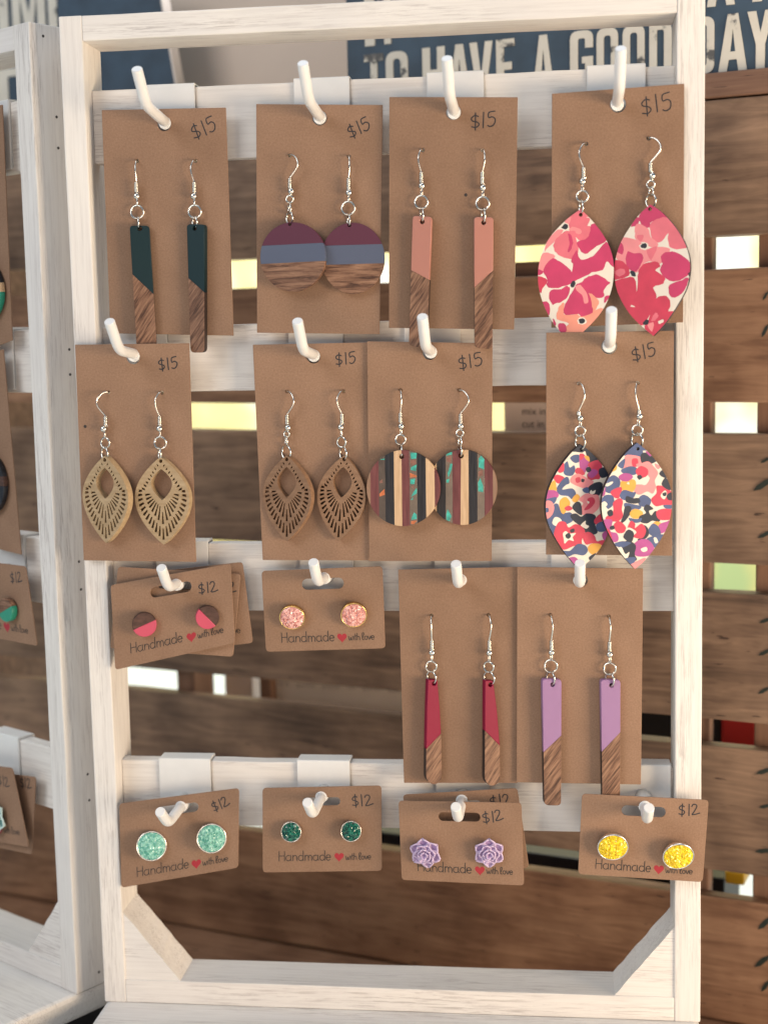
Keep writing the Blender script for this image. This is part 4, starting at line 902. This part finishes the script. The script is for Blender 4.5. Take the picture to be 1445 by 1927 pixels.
fretleaf(21, 1, 4, (831, 826), (848, 1280), (694, 1055), (976, 1055), (836, 1050), -7.4, 8, 3.4, 'tan_ply')
fretleaf(22, 0, 5, (234, 780), (235, 1205), (112, 975), (352, 975), (233, 990), -2.4, 16, 3.4, 'brown_ply')
fretleaf(22, 1, 5, (520, 780), (488, 1205), (385, 975), (626, 965), (503, 990), -2.4, 4, 3.2, 'brown_ply')

# ------------------------------------------------------------------ studs
def lathe(prof, n=36):
    V, F = [], []; m = len(prof)
    for i in range(n):
        a = 2 * math.pi * i / n
        V += [(r * math.cos(a), r * math.sin(a), h) for r, h in prof]
    for i in range(n):
        j = (i + 1) % n
        for q in range(m - 1): F.append((i * m + q, j * m + q, j * m + q + 1, i * m + q + 1))
    return m_raw(V, F, True)
def m_druzy(r, h, seed, dome=.8, step=.5):
    rnd = random.Random(seed); bm = bmesh.new(); vs = []
    n = int(r / step) + 1
    for ring in range(n + 1):
        q = r * ring / n; cnt = max(1, int(2 * math.pi * q / step))
        for c in range(cnt):
            a = 2 * math.pi * (c + rnd.random() * .5) / cnt; z = h + dome * (1 - (q / r) ** 2) + rnd.uniform(-.32, .42) * (1 if ring < n else .3)
            rr = q + (rnd.uniform(-.16, .16) if 0 < ring < n else rnd.uniform(-.15, .1) if ring == n else 0)
            vs.append((rr * math.cos(a), rr * math.sin(a), z))
    from mathutils.geometry import delaunay_2d_cdt
    co, ed, fa, *_ = delaunay_2d_cdt([Vector((x, y)) for x, y, z in vs], [], [], 0, 1e-6)
    return m_raw(vs if len(co) == len(vs) else [(c.x, c.y, h) for c in co], [tuple(f) for f in fa])
SEEN = {}
def stud_root(k, fr, c):
    i = SEEN.get(k, 0); SEEN[k] = i + 1
    return empty('stud_earring', fr.p3(c, 0), ENAMES[k] + ' earring' + who(k, i), 'earring', ENAMES[k] + ' earrings')
def stud_frame(fr, px, yaw, tilt):
    c = fr.p2(px); f2 = Fr(fr.p3(c, 0), yaw, tilt); return c, f2
def druzy_stud(k, zi, x, y, r, bezel, gem, yaw, tilt, seed, lift=.8):
    fr = CARDS[k][0]; c, f2 = stud_frame(fr, Z(zi, x, y), yaw, tilt); rt = stud_root(k, fr, c)
    rm = r / (ZS[zi][0] * 4.62)
    M = f2.mat((0, 0), lift)
    obj('post', m_tube([Vector((0, 0, -2.6)), Vector((0, 0, .2))], .4, 8), bezel, rt, M)
    obj('bezel', lathe([(0, 0), (rm * .96, 0), (rm * 1.08, .35), (rm * 1.10, 2.3), (rm * 1.07, 2.55), (rm * 1.01, 2.4), (rm * .96, 1.8)]), bezel, rt, M)
    obj('crystal_face', m_druzy(rm * 1.0, 2.45, seed, dome=.9), gem, rt, M)
druzy_stud(32, 5, 265, 1568, 60, 'gold_wire', 'druzy_pink', -4, 14, 1); druzy_stud(32, 5, 565, 1556, 61, 'gold_wire', 'druzy_pink', -10, 13, 2)
druzy_stud(41, 7, 757, 1033, 73, 'silver_bezel', 'druzy_mint', -14, -6, 3); druzy_stud(41, 7, 1055, 995, 72, 'silver_bezel', 'druzy_mint', -14, -6, 4)
druzy_stud(42, 8, 262, 955, 49, 'silver_bezel', 'druzy_green', -2, -8, 5); druzy_stud(42, 8, 553, 952, 49, 'silver_bezel', 'druzy_green', -8, -8, 6)
druzy_stud(44, 9, 507, 1018, 72, 'silver_bezel', 'druzy_yellow', -4, 17, 7, 1.8); druzy_stud(44, 9, 830, 1062, 73, 'silver_bezel', 'druzy_yellow', -6, 19, 8, 1.8)
def split_stud(fr, k, px, rm, ang, yaw, tilt, top, bot, label=None, t=3.0):
    c, f2 = stud_frame(fr, px, yaw, tilt)
    rt = stud_root(k, fr, c) if label is None else empty('stud_earring', fr.p3(c, 0), label, 'earring')
    full = circ(0, 0, rm, 40); a = R(ang); d = Vector((math.cos(a), math.sin(a))); n = Vector((-d.y, d.x)) * 60; p, q = -d * 60, d * 60
    M = f2.mat((0, 0), t + .7)
    obj('wood_half', m_plate([clip(full, [tuple(p), tuple(q), tuple(q + n), tuple(p + n)])], t - .06, .2), top, rt, M)
    obj('resin_half', m_plate([clip(full, [tuple(p), tuple(q), tuple(q - n), tuple(p - n)])], t, .2), bot, rt, M)
    obj('post', m_tube([Vector((0, 0, -t - 2)), Vector((0, 0, -t + .2))], .4, 8), 'silver_bezel', rt, M)
f31 = CARDS[31][0]
split_stud(f31, 31, Z(4, 748, 1688), 5.15, 22, -16, 0, 'walnut_dark', 'pink_resin')
split_stud(f31, 31, Z(4, 1073, 1650), 4.95, -48, -16, 0, 'walnut_dark', 'pink_resin')
def petal(L, Wd, lift, curl, n=8):
    """cupped petal with a pointed tip and raised rim"""
    V, F = [], []
    for i in range(n + 1):
        q = i / n; wv = Wd * (.45 + .55 * math.sin(math.pi * min(q / 1.25, .5) )) if q < .62 else Wd * (1 - ((q - .62) / .385) ** 1.7)
        for j in range(7):
            u = (j / 6 - .5) * 2
            V.append((u * max(wv, .05), q * L * (1 - .04 * abs(u)), lift * q + curl * q * q + .30 * Wd * abs(u) ** 2.6))
    for i in range(n):
        for j in range(6): F.append((i * 7 + j, i * 7 + j + 1, (i + 1) * 7 + j + 1, (i + 1) * 7 + j))
    return V, F
def flower_stud(k, fr, px, rm, yaw, tilt, spin, mat, rt=None, rim='lilac_rim'):
    c, f2 = stud_frame(fr, px, yaw, tilt); rt = rt or stud_root(k, fr, c); M = f2.mat((0, 0), 1.0)
    obj('backing', lathe([(0, 0), (rm * .55, 0), (rm * .62, .6), (rm * .5, 1.2), (0, 1.25)]), mat, rt, M)
    for cnt, L, Wd, lift, curl, off, z0 in ((6, rm, rm * .43, .3, .3, 0, .7), (6, rm * .66, rm * .31, .6, .5, 30, 1.6), (5, rm * .40, rm * .22, .7, .5, 5, 2.5), (3, rm * .20, rm * .15, .9, .4, 40, 3.2)):
        for q in range(cnt):
            V, F = petal(L, Wd, lift, curl); a = R(360 * q / cnt + off + spin); ca, sa = math.cos(a), math.sin(a)
            me = m_raw([(x * ca - y * sa, x * sa + y * ca, z + z0) for x, y, z in V], F, True)
            for fi, fc in enumerate(me.polygons): fc.material_index = 1 if fi % 6 in (0, 5) or fi >= 42 else 0
            o = obj('petal', me, [mat, rim], rt, M); so = o.modifiers.new('thickness', 'SOLIDIFY'); so.thickness = .55 * S; so.offset = -1
f43 = CARDS[43][0]
flower_stud(43, f43, Z(8, 927, 1052), 6.7, 8, 10, 8, 'lilac_resin'); flower_stud(43, f43, Z(8, 1235, 1052), 6.4, -4, 8, 0, 'lilac_resin')

# ------------------------------------------------------------------ cards and earrings on the angled rack
class LFr: pass
LF = LFr(); LF.yaw = 33.0
ln = Vector((-math.sin(R(33)), -math.cos(R(33)), 0)); LF.n = ln; LF.O = LC.copy()
def lcard(key, quad, off, label, **kw):
    fr_ = LFr(); fr_.yaw = LF.yaw; fr_.n = LF.n; fr_.O = LF.O
    return card(key, 0, quad, off, kw.pop('holes', []), label, fr=fr_, **kw)
lcard('L1', [(-72, 212), (4, 196), (23, 640), (-50, 668)], -2, 'tall kraft card cut off beside the black and teal disc on the angled rack', hole=(-34, 226, 2.9))
lcard('L2', [(-62, 668), (6, 657), (40, 1044), (-25, 1028)], -1, 'tall kraft card cut off beside the dark disc on the angled rack', hole=(-28, 684, 2.9))
lcard('L3', [(-95, 1048), (48, 1066), (70, 1216), (-75, 1188)], 1, 'small kraft card with a green and wood stud on the angled rack', rounded=1.8, slot=(-24, 1078, 18, 2.2), prices=[('$12', 30, 1086, 9, 6)], prnt=True)
lcard('L5', [(-70, 1446), (67, 1463), (60, 1609), (-78, 1580)], -3, 'small kraft card peeking out behind the teal flower card on the angled rack', rounded=1.8, slot=(-4, 1478, 18, 2.2), prices=[('$12', 48, 1474, 9, 6)], prnt=True)
lcard('L4', [(-110, 1428), (23, 1446), (54, 1595), (-80, 1572)], 2, 'small kraft card with a teal flower stud on the angled rack', rounded=1.8, slot=(-42, 1462, 18, 2.2), prices=[('$12', 6, 1470, 9, 6)], prnt=True)
for (px, r_, key, lab, mats) in (((-22, 548), 13.5, 'L1', 'black, cream and teal banded disc earring cut off by the frame edge', ('ebony', 'cream_wood', 'green_resin')), ((-18, 908), 14.5, 'L2', 'dark round disc earring on the angled rack', ('ebony', 'walnut_dark', 'ebony'))):
    fr = CARDS[key][0]; c = fr.p2(px); rt = empty('earring', fr.p3((c[0], c[1] + r_ + 16), 0), lab, 'earring')
    full = circ(0, 0, r_, 48); M = fr.mat(c, 3.2)
    for lo, hi, m in ((.25, 2, mats[0]), (-.05, .25, mats[1]), (-2, -.05, mats[2])):
        obj('band', m_plate([clip(full, [(-50, lo * r_), (50, lo * r_), (50, hi * r_), (-50, hi * r_)])], 2.4, .1), m, rt, M)
    obj('ear_wire', m_tube(catmull([Vector((0, r_ + 16, -4)), Vector((0, r_ + 16, -2)), Vector((2, r_ + 13, 0)), Vector((0, r_ + 6, .5)), Vector((0, r_ - 1, .3))], 6), .3, 8), 'silver_wire', rt, M)
split_stud(CARDS['L3'][0], 0, (22, 1146), 5.3, 25, 33, 0, 'walnut_level', 'green_resin', 'green and wood button stud pinned to a card on the angled rack')
fl4 = CARDS['L4'][0]; c4 = fl4.p2((-2, 1536))
flower_stud(0, fl4, (-2, 1536), 8.0, 33, 0, 12, 'teal_petal', empty('stud_earring', fl4.p3(c4, 0), 'pale teal flower stud pinned to a card on the angled rack', 'earring'), 'teal_rim')
Lw = (Matrix.Translation(LC * S) @ Matrix.Rotation(LROT, 4, 'Z')).inverted()
for px, key, row, lab in (((-34, 226), 'L1', 1, 'white peg hook behind the black and teal disc card on the angled rack'), ((-28, 684), 'L2', 2, 'white peg hook behind the dark disc card on the angled rack'),
                          ((-12, 1078), 'L3', 3, 'white peg hook behind the green and wood stud card on the angled rack'), ((-6, 1468), 'L5', 4, 'white peg hook behind the teal flower card on the angled rack')):
    fr = CARDS[key][0]; p = Lw @ (fr.p3(fr.p2(px), 0) * S) / S
    hook((p.x, p.z), 2, *HK[row], lab, SLATS[row - 1], rot=LROT, origin=tuple(LC))

# ------------------------------------------------------------------ wooden crate behind, the signs and what stands in it
CA = 18.0; CO = Vector((260, 90, 0))
cfr = Fr(CO, CA)                       # u runs right along the crate, n towards the viewer
def cu(px): return cfr.p2(px)[0]
crate = empty('wooden_crate', cfr.p3((-150, GROUND), 0), 'long brown plank crate standing behind the display racks', 'crate', None)
U0, U1 = -420.0, 130.0
def cbox(name, u0, u1, z0, z1, d0, d1, mat, parent, bev=.8, jit=0.0):
    c = cfr.p3(((u0 + u1) / 2, (z0 + z1) / 2), -(d0 + d1) / 2)
    M = Matrix((cfr.u, -cfr.n, Vector((0, 0, 1)))).transposed().to_4x4(); M.translation = c * S
    return obj(name, m_box(u1 - u0, d1 - d0, z1 - z0, bev, jit), mat, parent, M)
PLK = [(-39.9, 21.5), (35, 95.5), (108.5, 169.5), (183.5, 243.5), (258, 318.5), (333.5, 393.6)]
for (z0, z1), tone in zip(PLK, ('warm', 'grey', 'grey', 'grey', 'warm', 'grey')): cbox('plank', U0, U1, z0, z1, 0, 9, 'crate_wood_' + tone, crate, .9, .35)
cbox('top_rail', U0, U1, 394.4, 405.5, -1.2, 14, 'crate_wood', crate, .8, .2); cbox('light_block_strip', U0, U1, 388, 394.3, 9.1, 14, 'crate_wood', crate, .4)  # unseen strip added behind the top seam to block light coming through
cbox('base_ledge', U0, U1, -46.9, -41.2, -46, 40, 'crate_wood_warm', crate, 1.2, .3)
for (a, b) in (((1292, 800), (1330, 800)), ((1417, 800), (1500, 800))): cbox('post', cu(a), cu(b), -41.0, 387, 9.05, 19, 'crate_post', crate, .8)
cbox('post', cu((316, 1280)), cu((349, 1280)), -41.0, 240, 9.05, 30, 'crate_post', crate, .8)
cbox('rear_plank', cu((955, 500)), cu((1200, 500)), 318.3, 326, 9.05, 14, 'crate_wood', crate, .5)
cbox('end_panel', U0 - 12, U0, -46.9, 405, 0, 60, 'crate_wood', crate, .8)
cbox('end_panel', U1, U1 + 12, -46.9, 405, 0, 60, 'crate_wood', crate, .8)
cbox('floor_board', U0, U1, -41, -35, 31, 60, 'crate_wood', crate, .8)
# brushed green leaf strokes that run off to the right
for (x, y, l, a) in ((1441, 556, 9, 60), (1440, 622, 12, 65), (1437, 912, 20, 35), (1440, 1006, 14, 30), (1441, 866, 10, 30), (1441, 1168, 12, 25), (1440, 1228, 13, 30), (1438, 1300, 12, 35), (1439, 1452, 16, 25), (1441, 1518, 12, 20), (1438, 1602, 16, 15), (1440, 1738, 18, 50), (1435, 1810, 18, 45), (1441, 1856, 14, 60)):
    l *= .28; c = cfr.p2((x, y)); ca, sa = math.cos(R(a)), math.sin(R(a))
    pl = [(c[0] + px_ * ca * l - py_ * sa * l, c[1] + px_ * sa * l + py_ * ca * l) for px_, py_ in ((-1, .05), (-.5, .24), (.3, .26), (1, .05), (.5, -.18), (-.4, -.2))]
    obj('painted_leaf', m_flat([(pl, 0, 0)], .40), 'painted_green', crate, cfr.mat())

# sign letters: block capitals in a 1-high cell
def rect(x0, y0, x1, y1): return [(x0, y0), (x1, y0), (x1, y1), (x0, y1)]
def rr(x0, y0, x1, y1, r): return roundpoly(rect(x0, y0, x1, y1), r, 5)
SG = {'T': lambda w: [[(0, .86), (w * .34, .86), (w * .34, 0), (w * .68, 0), (w * .68, .86), (w, .86), (w, 1), (0, 1)]],
      'O': lambda w: [rr(0, 0, w, 1, w * .42), rr(w * .33, .14, w * .67, .86, w * .15)],
      'H': lambda w: [[(0, 0), (w * .34, 0), (w * .34, .42), (w * .66, .42), (w * .66, 0), (w, 0), (w, 1), (w * .66, 1), (w * .66, .57), (w * .34, .57), (w * .34, 1), (0, 1)]],
      'A': lambda w: [[(0, 0), (w * .3, 0), (w * .36, .2), (w * .64, .2), (w * .7, 0), (w, 0), (w * .68, 1), (w * .32, 1)], [(w * .41, .34), (w * .5, .74), (w * .59, .34)]],
      'V': lambda w: [[(w * .33, 0), (w * .67, 0), (w, 1), (w * .68, 1), (w * .5, .34), (w * .32, 1), (0, 1)]],
      'E': lambda w: [[(0, 0), (w, 0), (w, .14), (w * .42, .14), (w * .42, .43), (w * .85, .43), (w * .85, .57), (w * .42, .57), (w * .42, .86), (w, .86), (w, 1), (0, 1)]],
      'G': lambda w: [roundpoly([(0, 0), (w, 0), (w, .52), (w * .52, .52), (w * .52, .40), (w * .66, .40), (w * .66, .14), (w * .34, .14), (w * .34, .86), (w * .66, .86), (w * .66, .68), (w, .68), (w, 1), (0, 1)], [w * .35, w * .3, 0, 0, 0, 0, .04, .04, .04, .04, 0, 0, w * .35, w * .35], 4)],
      'D': lambda w: [roundpoly(rect(0, 0, w, 1), [0, w * .42, w * .42, 0], 5), roundpoly(rect(w * .34, .14, w * .66, .86), [0, w * .14, w * .14, 0], 5)],
      'Y': lambda w: [[(w * .33, 0), (w * .67, 0), (w * .67, .42), (w, 1), (w * .67, 1), (w * .5, .62), (w * .33, 1), (0, 1), (w * .33, .42)]],
      'M': lambda w: [[(0, 0), (w * .24, 0), (w * .24, .62), (w * .42, 0), (w * .58, 0), (w * .76, .62), (w * .76, 0), (w, 0), (w, 1), (w * .74, 1), (w * .5, .36), (w * .26, 1), (0, 1)]],
      'I': lambda w: [rect(0, 0, w, 1)], "S": lambda w: [rr(0, 0, w, 1, w * .4), rect(w * .4, .2, w * .62, .36), ]}
sfr = Fr(cfr.p3((0, 0), -3.0), CA)
sign = empty('slogan_sign', sfr.p3((0, 405.6), 0), 'navy sign lettered TO HAVE A GOOD DAY in cream capitals on the crate', 'sign')
su0 = sfr.p2((653, 110))[0]; su1 = sfr.p2((1500, 100))[0]
zb = sfr.p2((1390, 133))[1]; zc = sfr.p2((1395, 23))[1]
def sbox(name, fr, u0, u1, z0, z1, t, mat, parent, bev=.5):
    M = Matrix((fr.u, -fr.n, Vector((0, 0, 1)))).transposed().to_4x4(); M.translation = fr.p3(((u0 + u1) / 2, (z0 + z1) / 2), -t / 2) * S
    return obj(name, m_box(u1 - u0, t, z1 - z0, bev), mat, parent, M)
sbox('board', sfr, su0, su1, 405.7, 480, 8, 'sign_navy', sign)
def letter(ch, px0, px1, fr, z0, z1, parent, mat='sign_cream', yref=100):
    u0, u1 = fr.p2((px0, yref))[0], fr.p2((px1, yref))[0]; hh = z1 - z0
    wd = (u1 - u0) / hh
    outl = [[(u0 + x * hh, z0 + y * hh) for x, y in o] for o in SG[ch](wd)]
    obj('letter', m_plate(outl, .5), mat, parent, fr.mat((0, 0), .52))
for ch, a, b in (('T', 685, 721), ('O', 726, 767), ('H', 795, 837), ('A', 845, 884), ('V', 884, 927), ('E', 934, 968), ('A', 1003, 1042), ('G', 1073, 1116), ('O', 1123, 1163), ('O', 1172, 1213), ('D', 1222, 1264), ('D', 1303, 1344), ('A', 1352, 1406), ('Y', 1406, 1456)):
    letter(ch, a, b, sfr, zb + .3, zc, sign)
gap = 4.0
for ch, a, b in (('I', 688, 706), ('T', 712, 748), ('A', 1330, 1382), ('Y', 1398, 1450)):
    letter(ch, a, b, sfr, zc + gap, zc + gap + (zc - zb), sign)
# second sign, further left, leaning beside a beige panel
hfr = Fr(cfr.p3((0, 0), -22.0), CA)
hs = empty('home_sign', hfr.p3((-330, 405), 0), 'dark navy sign with large cream letters behind the angled rack', 'sign')
hu0, hu1 = hfr.p2((-160, 60))[0], hfr.p2((312, 60))[0]
hq = [hfr.p2((-160, 330)), hfr.p2((338, 215)), hfr.p2((296, -40)), hfr.p2((-160, -60))]
obj('board', m_plate([hq], 8, .4), 'sign_navy', hs, hfr.mat())
obj('edge_strip', m_plate([[hfr.p2(p) for p in ((336, 200), (340, 200), (298, -40), (295, -40))]], 8.4, .2), 'carton_pale', hs, hfr.mat((0, 0), .1))
hz0 = hfr.p2((60, 78))[1]; hz1 = hfr.p2((60, -70))[1]
for ch, a, b in (('H', -95, -50), ('O', -38, 16), ('M', 24, 86), ('I', 92, 108)): letter(ch, a, b, hfr, hz0, hz1, hs, yref=30)
letter('T', -30, 38, hfr, hfr.p2((20, 235))[1], hfr.p2((20, 128))[1], hs, yref=160)
# a beige carton between the signs, standing behind the crate
def carton(name, label, px0, px1, top, bot, depth, dd, mat, rnd=1.0):
    f = Fr(cfr.p3((0, 0), -depth), CA)
    (u0, z1), (u1, z0) = f.p2((px0, top)), f.p2((px1, bot))
    e = empty(name, f.p3(((u0 + u1) / 2, z0), -dd / 2), label, 'box')
    M = Matrix((f.u, -f.n, Vector((0, 0, 1)))).transposed().to_4x4(); M.translation = f.p3(((u0 + u1) / 2, (z0 + z1) / 2), -dd / 2) * S
    obj('box_body', m_box(u1 - u0, dd, z1 - z0, rnd), mat, e, M)
    return e, f
carton('carton', 'large plain beige carton between the two navy signs', 280, 690, -110, 260, 60, 60, 'beige_card', 6)
def words(e, f, lines, mat='printed_ink'):
    for txt, px, size in lines:
        cu_ = bpy.data.curves.new('t', 'FONT'); cu_.body = txt; cu_.size = size * S; o = bpy.data.objects.new('t', cu_)
        me = bpy.data.meshes.new_from_object(o); bpy.data.objects.remove(o); bpy.data.curves.remove(cu_); me.materials.clear()
        obj('printed_word', me, mat, e, f.mat(f.p2(px), .06))
e, f = carton('carton', 'greyish carton with the words mix in and cut in, seen through a crate gap', 947, 1180, 690, 880, 26, 30, 'carton_grey')
words(e, f, (('mix in', (982, 780), 5.2), ('cut in', (982, 804), 5.2)))
e, f = carton('carton', 'long pale carton with a line of small print, seen through the lower crate gap', 505, 900, 1190, 1400, 30, 30, 'carton_pale')
rnd = random.Random(3)
x = 525
while x < 745:
    n = rnd.randint(3, 8); pts = []
    for q in range(n * 2): pts.append((*f.p2((x + q * 2.6, 1288 + (x - 525) * .06 + (rnd.uniform(1, 5) if q % 2 else -rnd.uniform(1, 5)))),))
    obj('small_print', m_flat([(r_, 0, 0) for r_ in ribbon(pts, .35)], .06), 'printed_ink', e, f.mat()); x += n * 5.2 + 12
carton('carton', 'tan block beside the long pale carton inside the crate', 486, 512, 1230, 1380, 22, 7, 'crate_post')
carton('carton', 'mauve carton beside the bright crate gap, left of the long pale carton', 420, 478, 1225, 1380, 46, 30, 'carton_grey')
carton('carton', 'red box glimpsed through a crate gap at the posts', 1357, 1420, 1345, 1460, 45, 30, 'red_box')
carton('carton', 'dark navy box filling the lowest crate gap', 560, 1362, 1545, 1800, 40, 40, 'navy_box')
carton('carton', 'small yellow box beside the navy box in the crate', 1364, 1400, 1640, 1668, 36, 20, 'yellow_box')
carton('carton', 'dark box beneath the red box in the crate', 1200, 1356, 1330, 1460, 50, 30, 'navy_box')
carton('carton', 'green strip of a box glimpsed beyond the angled rack', -40, 78, 786, 830, 60, 30, 'green_box')

for o in list(bpy.data.objects):
    if '_w' in o: del o['_w']
